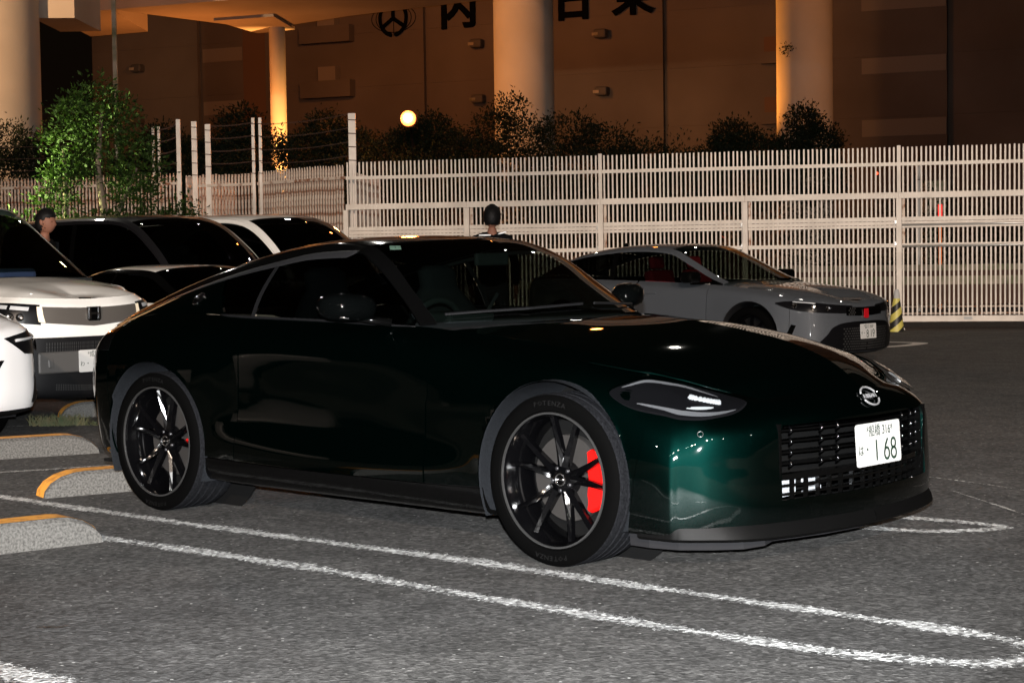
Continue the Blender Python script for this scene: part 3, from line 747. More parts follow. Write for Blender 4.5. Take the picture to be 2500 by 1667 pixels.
    g = G(); pts = [(-1.17 + .05 * math.sin(a), -.37 + .18 * math.cos(a), .85 + .17 * math.sin(a)) for a in [2 * math.pi * k / 28 for k in range(29)]]
    g.tube(pts, .016, 8); g.box((-1.16, -.37, .85), (.03, .30, .03)); g.box((-1.15, -.37, .85), (.03, .10, .08)); g.build('steering_wheel', 'interior', car, smooth=True)
    g = G(); g.box((-1.14, 0, 1.20), (.025, .22, .06)); m_ = g.build('rear_view_mirror', 'interior', car); bevel(m_, .01, 2)
    g = G(); g.lathe([(.0, .05), (.09, .045), (.11, .0)], 16, 'z', (-1.62, -.38, .56)); g.build('cushion', 'orange_cloth', car, smooth=True)
    # inspection sticker on the windscreen's upper corner
    p, n = surf(nT, 6.42, 1.30, -1, .0)
    q = n.to_track_quat('Z', 'X').to_matrix().to_4x4(); q.translation = p - n * .004
    g = G(); g.box((0, 0, 0), (.045, .05, .001)); s_ = g.build('inspection_sticker', 'sticker', car); s_.matrix_local = q
    text_mesh('1', .03, 'ink', s_, 'sticker_number', Matrix.Translation((0, 0, .0008)) @ Matrix.Rotation(R(-90), 4, 'Z'), .0002)
    # wiper
    g = G(); a = [surf(nT, u, v, -1, .012)[0] for u, v in ((8.75, 2.9), (8.80, 2.2), (8.82, 1.6), (8.84, 1.15))]; g.tube(a, .006, 5); g.build('wiper', 'trim_black', car)
    g = G(); a = [surf(nT, u, v, 1, .012)[0] for u, v in ((8.75, 2.9), (8.80, 2.2), (8.82, 1.6))]; g.tube(a, .006, 5); g.build('wiper', 'trim_black', car)

def number_plate(par, m4, top, kana, num):
    """licence plate 330 x 165 mm: plate local x to the reader's right, y up, z towards the reader"""
    w_, h_ = .165, .0825; r_ = .012; pts = []
    for (cx, cy, a0) in ((w_ - r_, h_ - r_, 0), (-w_ + r_, h_ - r_, 90), (-w_ + r_, -h_ + r_, 180), (w_ - r_, -h_ + r_, 270)):
        for k in range(5): a = R(a0 + 22.5 * k); pts.append((cx + r_ * math.cos(a), cy + r_ * math.sin(a)))
    g = G(); g.prism(pts, 'z', -.002, 0); p = g.build('number_plate', 'plate', par, fix=True); p.matrix_local = m4
    T = Matrix.Translation
    text_mesh('*' + top + '*', .050, 'ink', p, 'plate_lettering', T((.012, .049, .0006)), .0003, .85)
    text_mesh(kana, .045, 'ink', p, 'plate_lettering', T((-.133, -.022, .0006)), .0003, .9)
    text_mesh('・', .05, 'ink', p, 'plate_lettering', T((-.085, -.022, .0006)), .0003)
    # slim rounded digits drawn as strokes
    x = -.035 + (.0 if len(num) == 3 else 0)
    g = G()
    def stroke(pp, r=.0052):
        V = []; F = []
        for i, (a, b) in enumerate(pp):
            a0, b0 = pp[max(i - 1, 0)]; a1, b1 = pp[min(i + 1, len(pp) - 1)]; d = Vector((a1 - a0, b1 - b0)).normalized(); n = Vector((-d.y, d.x)) * r
            V += [(a + n.x, b + n.y, .0009), (a - n.x, b - n.y, .0009)]
        for i in range(len(pp) - 1): F.append((2 * i, 2 * i + 1, 2 * i + 3, 2 * i + 2))
        g.add(V, F)
    def arc(cx, cy, rx, ry, a0, a1, n=20): return [(cx + rx * math.cos(R(a0 + (a1 - a0) * k / n)), cy + ry * math.sin(R(a0 + (a1 - a0) * k / n))) for k in range(n + 1)]
    hgt = .040; cy = -.026
    for ch in num:
        cx = x + .017
        if ch == '1': stroke([(cx, cy - hgt), (cx, cy + hgt)])
        if ch == '6': stroke(arc(cx, cy - hgt * .45, .018, hgt * .55, 0, 360, 28)); stroke([(cx - .017, cy - hgt * .30), (cx - .008, cy + hgt * .35), (cx + .010, cy + hgt)])
        if ch == '8': stroke(arc(cx, cy - hgt * .48, .019, hgt * .52, 0, 360, 28)); stroke(arc(cx, cy + hgt * .48, .016, hgt * .46, 0, 360, 28))
        if ch == '9': stroke(arc(cx, cy + hgt * .45, .018, hgt * .55, 0, 360, 28)); stroke([(cx + .017, cy + hgt * .30), (cx + .008, cy - hgt * .35), (cx - .010, cy - hgt)])
        g.build('plate_digit', 'ink', p); g = G()
        x += .075 if (num.index(ch) == 0) else .052
    return p

LAMP_UV = None
def headlight(car, side):
    """outline in net coordinates found from the photograph's lamp; dark bucket with light pipes and a clear lens"""
    out = [(12.85, 5.30), (13.1, 5.80), (13.55, 6.15), (14.2, 6.45), (15.0, 6.62), (15.6, 6.55), (16.2, 6.35), (16.55, 5.95), (16.45, 5.45), (16.0, 5.12), (15.4, 4.92), (14.7, 4.82), (14.0, 4.80), (13.5, 4.85), (13.05, 5.0)]
    L_ = empty('headlight'); L_.parent = car
    def loop(off, s=1.0, c=(14.7, 5.6)):
        return [surf(nS, c[0] + (u - c[0]) * s, c[1] + (v - c[1]) * s, side, off)[0] for u, v in smooth_loop(out, 4)]
    def fan(name, off, m, s=1.0):
        a = loop(off, s); b_ = [surf(nS, 14.7 + (u - 14.7) * s * .5, 5.6 + (v - 5.6) * s * .5, side, off + .004)[0] for u, v in smooth_loop(out, 4)]; n = len(a); c = surf(nS, 14.7, 5.6, side, off + .005)[0]
        V = a + b_ + [c]; F = [(i, (i + 1) % n, n + (i + 1) % n, n + i) for i in range(n)] + [(n + i, n + (i + 1) % n, 2 * n) for i in range(n)]
        return mk(name, V, F, m, L_)
    fan('lamp_bucket', .0015, 'lamp_dark')
    def ribbon(name, pts, w0, m, off=.006):
        V = []; F = []
        for i, (u, v) in enumerate(pts):
            k = math.sin(math.pi * min(1, max(.0, (i + .35) / (len(pts) - .3)))) ** .6
            p, n = surf(nS, u, v, side, off); q, _ = surf(nS, u, v + w0 * k, side, off); V += [p, q]
        for i in range(len(pts) - 1): F.append((2 * i, 2 * i + 1, 2 * i + 3, 2 * i + 2))
        return mk(name, V, F, m, L_)
    up = catm([(13.0, 5.52), (13.3, 5.75), (13.7, 5.98), (14.2, 6.15), (14.8, 6.22), (15.4, 6.12)], 6)
    ribbon('upper_light_pipe', up, .17, 'lamp_grey')
    lo = catm([(13.6, 5.05), (14.2, 4.98), (14.8, 5.0), (15.4, 5.08), (15.95, 5.22), (16.35, 5.5)], 6)
    ribbon('lower_light_pipe', lo, .2, 'lamp_grey')
    ribbon('reflector', catm([(14.95, 5.3), (15.15, 5.33), (15.4, 5.4), (15.6, 5.5)], 4), .14, 'lamp_white')
    # ribbed projector bar
    for k in range(10):
        u = 14.85 + k * .085; p, n = surf(nS, u, 5.78, side, .012); q = n.to_track_quat('Z', 'Y').to_matrix().to_4x4(); q.translation = p
        g = G(); g.lathe([(0, .004), (.008, .003), (.0125, -.006)], 6, 'z'); o = g.build('projector_rib', 'lamp_white', L_, smooth=False); o.matrix_local = q
    fan('lamp_lens', .018, 'lens')
    g = G(); g.tube([surf(nS, u, v, side, .006)[0] for u, v in catm([(12.3, 6.25), (12.9, 6.40), (13.6, 6.58), (14.3, 6.72), (15.0, 6.80), (15.6, 6.78)], 6)], .0035, 6); g.build('lamp_brow', 'green_paint', L_, smooth=True)
def catm(p, n):
    P = np.array(p, float); k = np.arange(len(P)); return [tuple(q) for q in hermite(k, P, np.linspace(0, len(P) - 1, (len(P) - 1) * n + 1))]
def smooth_loop(p, n):
    q = [p[-1]] + list(p) + [p[0], p[1]]; P = np.array(q, float); k = np.arange(len(P)); return [tuple(a) for a in hermite(k, P, np.linspace(1, len(p) + 1, len(p) * n + 1)[:-1])]

# ================================================================== PAINTED LINES, KERBS
def worn_paint(name, col=(.43, .44, .44), cov=.43, spark=True):
    m = bpy.data.materials.new(name); m.use_nodes = True; nt = m.node_tree; b = nt.nodes['Principled BSDF']; o = nt.nodes['Material Output']
    b.inputs['Roughness'].default_value = .55
    tc = N(m, 'ShaderNodeTexCoord'); vo = N(m, 'ShaderNodeTexVoronoi'); vo.inputs['Scale'].default_value = 62; L(m, tc, 'Object', vo, 'Vector')
    cr = N(m, 'ShaderNodeValToRGB'); e = cr.color_ramp.elements; e[0].position = .15; e[0].color = (col[0] * .22, col[1] * .22, col[2] * .22, 1); e[1].position = .85; e[1].color = (min(1, col[0] * 1.7), min(1, col[1] * 1.7), min(1, col[2] * 1.7), 1)  # bright and dark cells put the lines' sparkle into the colour
    L(m, vo, 'Color', cr, 'Fac'); L(m, cr, 'Color', b, 'Base Color')
    bp = N(m, 'ShaderNodeBump'); bp.inputs['Strength'].default_value = .9; bp.inputs['Distance'].default_value = .006; L(m, vo, 'Distance', bp, 'Height'); L(m, bp, 'Normal', b, 'Normal')
    uv = N(m, 'ShaderNodeUVMap'); sp = N(m, 'ShaderNodeSeparateXYZ'); L(m, uv, 'UV', sp, 'Vector')
    mt = N(m, 'ShaderNodeMath', operation='PINGPONG'); mt.inputs[1].default_value = .5; nt.links.new(sp.outputs['Y'], mt.inputs[0])          # 0 edge, .5 middle
    n1 = N(m, 'ShaderNodeTexNoise'); n1.inputs['Scale'].default_value = 45; n1.inputs['Detail'].default_value = 5; n1.inputs['Roughness'].default_value = .75; L(m, tc, 'Object', n1, 'Vector')
    n2 = N(m, 'ShaderNodeTexNoise'); n2.inputs['Scale'].default_value = 2.2; n2.inputs['Detail'].default_value = 2; L(m, tc, 'Object', n2, 'Vector')
    s1 = N(m, 'ShaderNodeMath', operation='MULTIPLY_ADD'); nt.links.new(mt.outputs[0], s1.inputs[0]); s1.inputs[1].default_value = .9; nt.links.new(n1.outputs['Fac'], s1.inputs[2])
    s2 = N(m, 'ShaderNodeMath', operation='MULTIPLY_ADD'); nt.links.new(n2.outputs['Fac'], s2.inputs[0]); s2.inputs[1].default_value = .55; nt.links.new(s1.outputs[0], s2.inputs[2])
    th = N(m, 'ShaderNodeMapRange'); th.inputs['From Min'].default_value = 1.42 - cov; th.inputs['From Max'].default_value = 1.50 - cov; nt.links.new(s2.outputs[0], th.inputs['Value'])
    tr = N(m, 'ShaderNodeBsdfTransparent'); mx = N(m, 'ShaderNodeMixShader'); L(m, th, 'Result', mx, 'Fac') if False else nt.links.new(th.outputs['Result'], mx.inputs[0])
    nt.links.new(tr.outputs[0], mx.inputs[1]); nt.links.new(b.outputs[0], mx.inputs[2]); nt.links.new(mx.outputs[0], o.inputs[0])
    return m
MT['line_paint'] = worn_paint('line_paint')
MT['line_faint'] = worn_paint('line_paint_worn', (.34, .34, .33), .33)
def ribbon(name, pts, wd, m, z=.004, label=None, group=None, sub=6):
    P = catm(pts, sub) if len(pts) > 2 else [tuple(np.array(pts[0]) * (1 - t) + np.array(pts[1]) * t) for t in lin(0, 1, 20)]
    V = []; F = []; UV = []
    for i, p in enumerate(P):
        a = np.array(P[max(i - 1, 0)]); b = np.array(P[min(i + 1, len(P) - 1)]); d = b - a; d = d / np.linalg.norm(d); n = np.array([-d[1], d[0]]) * wd / 2
        for s, vv in ((1, 0.), (-1, 1.)): x, y = p[0] + n[0] * s, p[1] + n[1] * s; V.append((x, y, gz(x, y) + z)); UV.append((i * .1, vv))
    for i in range(len(P) - 1): F.append((2 * i, 2 * i + 1, 2 * i + 3, 2 * i + 2))
    o = mk(name, V, F, m, None, smooth=False)
    uv = o.data.uv_layers.new(name='UVMap')
    for l in o.data.loops: uv.data[l.index].uv = UV[l.vertex_index]
    o['kind'] = 'structure'
    return o
LW = .185
ribbon('painted_line', [(-3.6, 10.02), (-2.68, 9.23), (-1.355, 8.05), (-.326, 7.19), (.505, 6.45), (1.18, 5.85), (1.42, 5.63), (1.55, 5.47), (1.56, 5.31), (1.40, 5.20), (1.07, 5.31), (.71, 5.58), (.02, 6.19), (-.835, 7.00), (-1.79, 7.78), (-2.6, 8.45), (-3.2, 8.95)], LW, 'line_paint')
ribbon('painted_line', [(-1.9, 5.66), (-1.57, 5.33), (-1.25, 5.02), (-.5, 4.36)], LW + .02, 'line_paint')
ribbon('painted_line', [(-.6, 10.1), (.6, 9.05), (1.55, 8.22), (1.95, 7.92), (2.12, 7.76), (2.02, 7.66), (1.7, 7.68), (1.3, 7.98), (.3, 8.85)], LW * .9, 'line_paint')
ribbon('painted_line', [(-4.4, 9.75), (-2.98, 10.28), (-2.40, 10.55), (-1.2, 11.05)], LW * .9, 'line_faint')
ribbon('painted_line', [(-4.6, 12.75), (-3.3, 13.3), (-1.6, 13.95)], LW * .7, 'line_faint')
ribbon('painted_line', [(1.2, 10.4), (1.9, 9.75), (2.15, 9.55), (2.55, 8.9), (2.75, 8.2)], .05, 'line_faint')
ribbon('painted_line', [(2.2, 8.9), (2.35, 7.9), (2.45, 6.9), (2.5, 6.2)], .05, 'line_faint')
ribbon('painted_arrow', [(5.05, 26.0), (5.45, 25.75), (5.78, 25.35), (5.62, 24.85), (5.2, 24.3), (4.7, 24.0)], .22, mat('road_arrow_paint', (.62, .60, .57), .7), .006)
# oil stains
MT['stain'] = worn_paint('oil_stain', (.016, .015, .013), .56)
for (x, y, l, w_, a) in ((-.19, 4.86, .34, .07, 5), (.10, 4.90, .2, .05, 3), (.63, 4.72, .17, .12, 10), (.40, 4.66, .14, .05, 5), (-1.55, 5.9, .10, .03, 0)):
    ca, sa = math.cos(R(a)), math.sin(R(a)); ribbon('oil_stain', [(x - ca * l / 2, y - sa * l / 2), (x, y), (x + ca * l / 2, y + sa * l / 2)], w_, 'stain', .007)

MT['concrete'] = mat('kerb_concrete', (.20, .195, .18), .9, spec=.2)
noisy(MT['concrete'], 90, (.035, .034, .032), (.10, .098, .092), .3, .62, 8, bump=.5, bscale=160, bdist=.006)
MT['kerb_yellow'] = mat('kerb_yellow', (.62, .26, .03), .7)
noisy(MT['kerb_yellow'], 22, (.42, .17, .02), (.66, .29, .035), .35, .5, 8)
def kerb(x, y, ang, ln, h, d, label, rl=.10, rr=.16):
    """wheel stop: origin at the left foot of its front face, runs along ang"""
    t = empty('wheel_stop', (x, y, gz(x, y)), R(ang)); tag(t, label, 'wheel stop', 'concrete wheel stops with yellow tops')
    prof = [(0, 0)] + [(rl - rl * math.cos(R(a)), h * math.sin(R(a))) for a in (15, 35, 55, 75, 90)]
    prof += [(ln - rr + rr * math.sin(R(a)), h * math.cos(R(a))) for a in (0, 15, 35, 55, 75)] + [(ln, 0)]
    n = len(prof); rv = random.Random(x)
    V = []
    for (px, pz) in prof: V += [(px, 0, pz * .0 if pz == 0 else pz * .86), (px, .022, pz), (px, d, pz)]
    F = []
    for i in range(n - 1): F.append((3 * i + 1, 3 * i + 4, 3 * i + 3, 3 * i))
    g = G(); base = len(g.v)
    front = [(p[0], 0, p[1] * .86) for p in prof]; g.add(front, [tuple(range(n))])
    g.add(V, F)
    back = [(p[0], d, p[1]) for p in prof]; g.add(back, [tuple(range(n))[::-1]])
    b = g.build('block', 'concrete', t)
    V2 = []; F2 = []
    for (px, pz) in prof: V2 += [(px, .020, pz + .0015), (px, d + .0015, pz + .0015)]
    for i in range(n - 1): F2.append((2 * i, 2 * i + 2, 2 * i + 3, 2 * i + 1))
    mk('yellow_top', V2, F2, 'kerb_yellow', t, smooth=False)
    return t
kerb(-3.05, 6.72, 38, 1.60, .125, .15, 'pale concrete wheel stop with yellow top, nearest the camera at the left edge', .1, .20)
kerb(-2.42, 9.14, 31, 1.10, .125, .15, 'concrete wheel stop with a bold yellow end, touching the green coupe\'s rear wheel', .22, .1)
kerb(-3.29, 10.91, 27, .75, .125, .15, 'right-hand half of the long weathered wheel stop behind the coupe\'s tail', .02, .22)
kerb(-4.25, 10.42, 27, 1.06, .118, .15, 'left-hand half of the long weathered wheel stop, at the left edge', .1, .02)
kerb(-3.52, 13.85, 25, .9, .12, .15, 'small wheel stop with grass at its foot under the white SUV', .2, .1)
# grass tuft
def blades(name, c, n, rad, h, m, label):
    g = G(); rn = random.Random(3)
    for i in range(n):
        a = rn.uniform(0, 6.28); r = rad * rn.random() ** .6; x, y = c[0] + r * math.cos(a) * 1.5, c[1] + r * math.sin(a) * .6; hh = h * rn.uniform(.4, 1.1); dx, dy = rn.uniform(-.06, .06), rn.uniform(-.05, .05); w_ = .004
        z = gz(x, y); g.add([(x - w_, y, z), (x + w_, y, z), (x + dx * .5 + w_ * .7, y + dy * .5, z + hh * .6), (x + dx * .5 - w_ * .7, y + dy * .5, z + hh * .6), (x + dx * 1.3, y + dy, z + hh)], [(0, 1, 2, 3), (3, 2, 4)])
    o = g.build(name, m, None, kind='stuff'); o['label'] = label; o['category'] = 'grass'; return o
MT['grass'] = mat('grass_blade', (.10, .12, .025), .8); noisy(MT['grass'], 9, (.012, .026, .005), (.05, .04, .013))
blades('grass_tuft', (-3.38, 13.2), 260, .15, .09, 'grass', 'tuft of half-dry grass growing beside the small wheel stop')
blades('dry_weeds', (-3.0, 13.2), 120, .14, .04, 'grass', 'low dry weeds on the asphalt edge beside the grass tuft')

# ================================================================== GATE AND FENCES
MT['gate_white'] = mat('gate_white', (.66, .62, .56), .55); noisy(MT['gate_white'], 3, (.50, .445, .385), (.63, .565, .495), .3, .6, 6)
MT['rust_white'] = mat('rusty_white', (.5, .4, .32), .75); noisy(MT['rust_white'], 7, (.22, .09, .045), (.56, .47, .39), .38, .52, 8)
MT['gate_metal'] = mat('gate_metal', (.5, .48, .45), .35, .5)
FX0, FY0, FX1, FY1 = -3.03, 33.2, 6.70, 30.8
fk = (FY1 - FY0) / (FX1 - FX0); fa = math.atan(fk)
def fpt(x): return (x, FY0 + (x - FX0) * fk)
gate = empty('sliding_gate', (FX0, FY0, 0), fa); tag(gate, 'long white slatted metal gate closing the far side of the car park', 'gate')
GL = 13.6                                            # length along the gate
PX = [0.0]                                           # post positions along the gate from picture measurements
for px_x in (2.32, 4.80, 7.38, 10.02, 12.75): PX.append(px_x)
def along(nm, u0, u1, z0, z1, y0, y1, m='gate_white', par=None):
    g = G(); g.box(((u0 + u1) / 2, (y0 + y1) / 2, (z0 + z1) / 2), (u1 - u0, y1 - y0, z1 - z0)); return g.build(nm, m, par or gate)
bar_me = None; sp_ = .0768; nb = int(GL / sp_)
for i in range(nb):
    u = .03 + i * sp_
    if bar_me is None:
        g = G(); g.box((0, 0, 1.49), (.028, .013, 2.89)); bar = g.build('gate_bar', 'gate_white', gate); bar_me = bar.data
    else:
        bar = bpy.data.objects.new('gate_bar', bar_me); COL.objects.link(bar); bar.parent = gate
    bar.location = (u, .0, random.uniform(-.004, .004)); bar.rotation_euler = (0, random.uniform(-.002, .002), 0)
for k in range(len(PX)):
    a = PX[k]; b = PX[k + 1] if k + 1 < len(PX) else GL
    along('gate_rail', a + .002, b - .002, 2.612, 2.672, -.035, -.013)
    along('gate_rail', a + .002, b - .002, 2.055, 2.158, -.062, -.014)
    for z0, z1 in ((1.665, 1.735), (1.60, 1.658), (1.548, 1.592)): along('gate_rail', a + .05, b - .05, z0, z1, -.050 if z0 != 1.60 else -.03, -.013)
    along('gate_rail', a + .05, b - .05, 1.215, 1.282, -.048, -.013)
    along('gate_rail', a + .002, b - .002, -.065, .036, -.056, -.014)
for k, a in enumerate(PX):
    full = k in (2, 4)
    along('gate_post', a - .045, a + .045, -.12, 2.05 if not full else 2.052, -.075, -.063)
    along('gate_post', a - .04, a + .04, -.10, 2.05, -.0625, .03)
    if full: along('gate_post', a - .03, a + .03, 2.162, 2.96, -.05, -.0125)
    if k: along('post_flange', a + .055, a + .10, 1.20, 2.05, -.010, .012, 'rust_white')
    for z in (1.62, 1.25): along('bracket', a - .07, a - .045, z, z + .06, -.085, -.05, 'gate_metal')
for a in (PX[4],): 
    g = G(); g.prism([(a - .02, -.10), (a + .03, -.10), (a + .10, -.205), (a + .03, -.205)], 'y', -.06, 0); g.build('gate_foot', 'gate_white', gate, fix=True)
g = G(); g.tube([(PX[4] + .05, -.07, 1.60), (GL, -.07, 1.60)], .018, 8); g.build('gate_tube', 'gate_metal', gate, smooth=True)
g = G(); g.tube([(PX[4] + .05, -.07, 1.235), (GL, -.07, 1.235)], .018, 8); g.build('gate_tube', 'gate_metal', gate, smooth=True)
g = G(); g.box((PX[4] + 1.15, -.065, -.005), (.14, .01, .05)); g.build('catch_plate', 'plate', gate)

def palisade(name, p0, p1, zt, zr, sp2, label, m, grp=None, pointed=True, z0=-.3, rails=None):
    d = math.hypot(p1[0] - p0[0], p1[1] - p0[1]); a = math.atan2(p1[1] - p0[1], p1[0] - p0[0])
    f = empty(name, (p0[0], p0[1], 0), a); tag(f, label, 'fence', grp)
    me_ = None; n = int(d / sp2)
    for i in range(n + 1):
        u = i * sp2
        if me_ is None:
            g = G(); g.prism([(-.018, z0), (.018, z0), (.018, zt - .07), (.0 if pointed else .018, zt), (-.018, zt - .07)] if pointed else [(-.018, z0), (.018, z0), (.018, zt), (-.018, zt)], 'y', -.012, .012)
            o = g.build('pale', m, f, fix=True); me_ = o.data
        else: o = bpy.data.objects.new('pale', me_); COL.objects.link(o); o.parent = f
        o.location = (u, 0, random.uniform(-.02, .01))
    for z in rails or (zr, .35):
        g = G(); g.box((d / 2, -.028, z), (d + .04, .03, .055)); g.build('rail', m, f)
    return f
def wall_post(x, y, zt, wd, label, pair=0.0, m='gate_white', notch=True):
    t = empty('fence_post', (x, y, 0)); tag(t, label, 'post')
    for s in ((-1, 1) if pair else (0,)):
        g = G(); g.box((s * pair, 0, (zt - .3) / 2), (wd, .05, zt + .3)); g.build('post_bar', m, t)
        if notch:
            k = 0
            while zt - .12 - k * .25 > 2.9:
                b = G(); b.tube([(s * pair - wd / 2 - .015, -.035, zt - .12 - k * .25), (s * pair + wd / 2 + .015, -.035, zt - .13 - k * .25)], .009, 5); b.build('wire_tie', 'rust_dark', t); k += 1
    return t
MT['rust_dark'] = mat('rust_dark', (.06, .03, .02), .9)
palisade('palisade_fence', (-6.45, 37.3), (-5.22, 36.7), 2.93, 2.70, .081, 'short white palisade panel between two tall posts, left of the paired post', 'rust_white', pointed=False)
palisade('palisade_fence', (-5.12, 36.6), (-3.15, 34.3), 2.96, 2.70, .092, 'white pointed palisade fence between the paired post and the gate', 'rust_white')
palisade('palisade_fence', (-12.6, 40.0), (-7.0, 38.2), 3.02, 2.80, .085, 'rusty pointed palisade fence behind the green tree', 'rust_white')
palisade('palisade_fence', (-6.75, 37.4), (-6.4, 41.5), 2.93, 2.70, .10, 'rusty palisade return running away from the car park beside the tall posts', 'rust_white')
palisade('palisade_fence', (-3.02, 33.9), (-2.75, 37.6), 2.80, 2.62, .10, 'rust-stained palisade return running back behind the gate\'s left end', 'rust_white')
wall_post(-2.93, 33.5, 3.86, .135, 'tall wide white post with wire ties, just behind the gate\'s left end')
wall_post(-5.13, 36.45, 4.03, .06, 'paired slim white posts in the middle of the palisade fence', .072)
wall_post(-6.25, 37.2, 3.97, .11, 'white post with wire ties, right of the two tall posts')
wall_post(-6.86, 37.2, 4.08, .085, 'plain tall white post, left one of the close pair', notch=False)
wall_post(-6.62, 37.7, 4.07, .11, 'tall post with dark wire ties, right one of the close pair')
wall_post(-7.64, 38.8, 4.05, .05, 'slim paired posts beside the top of the green tree', .06)
# strands of barbed wire
def strand(p0, p1, sag, label):
    pts = []
    for i in range(13):
        t = i / 12; pts.append((p0[0] + (p1[0] - p0[0]) * t, p0[1] + (p1[1] - p0[1]) * t, p0[2] + (p1[2] - p0[2]) * t - sag * 4 * t * (1 - t)))
    g = G(); g.tube(pts, .005, 4); 
    for i in range(1, 60):
        t = i / 60; x, y, z = [p0[k] + (p1[k] - p0[k]) * t for k in range(3)]; z -= sag * 4 * t * (1 - t); g.tube([(x, y, z - .018), (x + .012, y, z + .018)], .003, 3)
    tag(g.build('barbed_wire', 'rust_dark', None, smooth=True), label, 'wire', 'strands of barbed wire above the palisade fence')
for k, zz in enumerate((3.98, 3.72, 3.46, 3.2)):
    strand((-12.8, 39.8, zz), (-7.66, 38.8, zz), .03, ['top', 'second', 'third', 'lowest'][k] + ' strand of barbed wire left of the tree')
    strand((-7.58, 38.8, zz), (-6.9, 37.2, zz), .02, ['top', 'second', 'third', 'lowest'][k] + ' short strand of wire between the slim and the tall posts')
    strand((-6.2, 37.2, zz - .05), (-5.2, 36.4, zz - .05), .02, ['top', 'second', 'third', 'lowest'][k] + ' strand of wire left of the paired posts')
    strand((-5.05, 36.4, zz - .08), (-2.95, 33.5, zz - .12), .05, ['top', 'second', 'third', 'lowest'][k] + ' strand of wire between the paired posts and the gate')

# striped post sleeve at the gate
def sleeve():
    x, y = 6.50, 30.15; t = empty('striped_sleeve', (x, y, gz(x, y))); tag(t, 'yellow and black striped sleeve with a reflective tip at the foot of the gate post', 'post guard')
    m = mat('hazard_stripes', (.6, .5, .1), .5); b = m.node_tree.nodes['Principled BSDF']
    tc = N(m, 'ShaderNodeTexCoord'); sx = N(m, 'ShaderNodeSeparateXYZ'); L(m, tc, 'Object', sx, 'Vector')
    ma = N(m, 'ShaderNodeMath', operation='MULTIPLY_ADD'); m.node_tree.links.new(sx.outputs['X'], ma.inputs[0]); ma.inputs[1].default_value = -.85; m.node_tree.links.new(sx.outputs['Z'], ma.inputs[2])
    mo = N(m, 'ShaderNodeMath', operation='MULTIPLY'); m.node_tree.links.new(ma.outputs[0], mo.inputs[0]); mo.inputs[1].default_value = 4.2
    fr = N(m, 'ShaderNodeMath', operation='FRACT'); m.node_tree.links.new(mo.outputs[0], fr.inputs[0])
    cr = N(m, 'ShaderNodeValToRGB'); e = cr.color_ramp.elements; cr.color_ramp.interpolation = 'CONSTANT'; e[0].position = 0; e[0].color = (.50, .44, .10, 1); e[1].position = .52; e[1].color = (.012, .012, .010, 1)
    L(m, fr, 0, cr, 'Fac'); L(m, cr, 'Color', b, 'Base Color')
    g = G(); g.lathe([(.135, 0), (.125, .08), (.085, .38), (.055, .56)], 20, 'z', a0=0); g.v = [(x_ + .02 * z_, y_, z_) for x_, y_, z_ in g.v]; g.build('sleeve', m, t, smooth=True)
    g = G(); g.lathe([(.055, .56), (.046, .66), (.030, .71), (0, .72)], 16, 'z'); g.v = [(x_ + .02 * z_, y_, z_) for x_, y_, z_ in g.v]; g.build('reflective_tip', 'plate', t, smooth=True)
sleeve()

# ================================================================== BEYOND THE FENCE
MT['far_concrete'] = mat('far_concrete', (.34, .31, .28), .85, spec=.2); noisy(MT['far_concrete'], .6, (.29, .27, .24), (.37, .34, .31), .3, .7, 6, bump=.2, bscale=6, bdist=.02)
MT['pier'] = mat('pier_concrete', (.36, .33, .29), .8, spec=.2); noisy(MT['pier'], .35, (.21, .19, .165), (.29, .265, .235), .3, .7, 7, bump=.12, bscale=8, bdist=.02)
MT['low_wall'] = mat('low_wall', (.24, .21, .17), .9); noisy(MT['low_wall'], 2.0, (.08, .09, .04), (.28, .25, .20), .35, .6, 6)
def thing_box(name, label, cat, c, d, m, rz=0):
    g = G(); g.box((0, 0, 0), d); o = g.build(name, m, None); o.location = c; o.rotation_euler = (0, 0, rz); tag(o, label, cat); return o
kw = fk
lw = empty('verge_wall', (4.0, 43.4, 0), math.atan(-.20)); tag(lw, 'low pale concrete road barrier seen through the gate bars', 'wall')
for i in range(9):
    g = G(); g.box((-6 + i * 2.5, 0, .72), (2.48, .25, .14)); b = g.build('coping', 'low_wall', lw)
    g = G(); g.box((-6 + i * 2.5, .05, .25), (2.46, .18, .79)); b = g.build('barrier_panel', 'rust_dark', lw)
    g = G(); g.box((-6 + i * 2.5, -.06, .42), (2.46, .05, .20)); g.build('beam', 'low_wall', lw)
w2 = empty('kerb_guard_rail', (6.5, 40.6, 0), math.atan(-.2)); tag(w2, 'rusty orange pipe rail low behind the gate', 'rail')
for z in (-.13, -.28):
    g = G(); g.tube([(-6, 0, z), (8, 0, z)], .022, 6); g.build('pipe', 'rust_white', w2, smooth=True)
for u in (-5, -2, 1, 4, 7):
    g = G(); g.box((u, 0, -.28), (.06, .06, .4)); g.build('upright', 'rust_dark', w2)
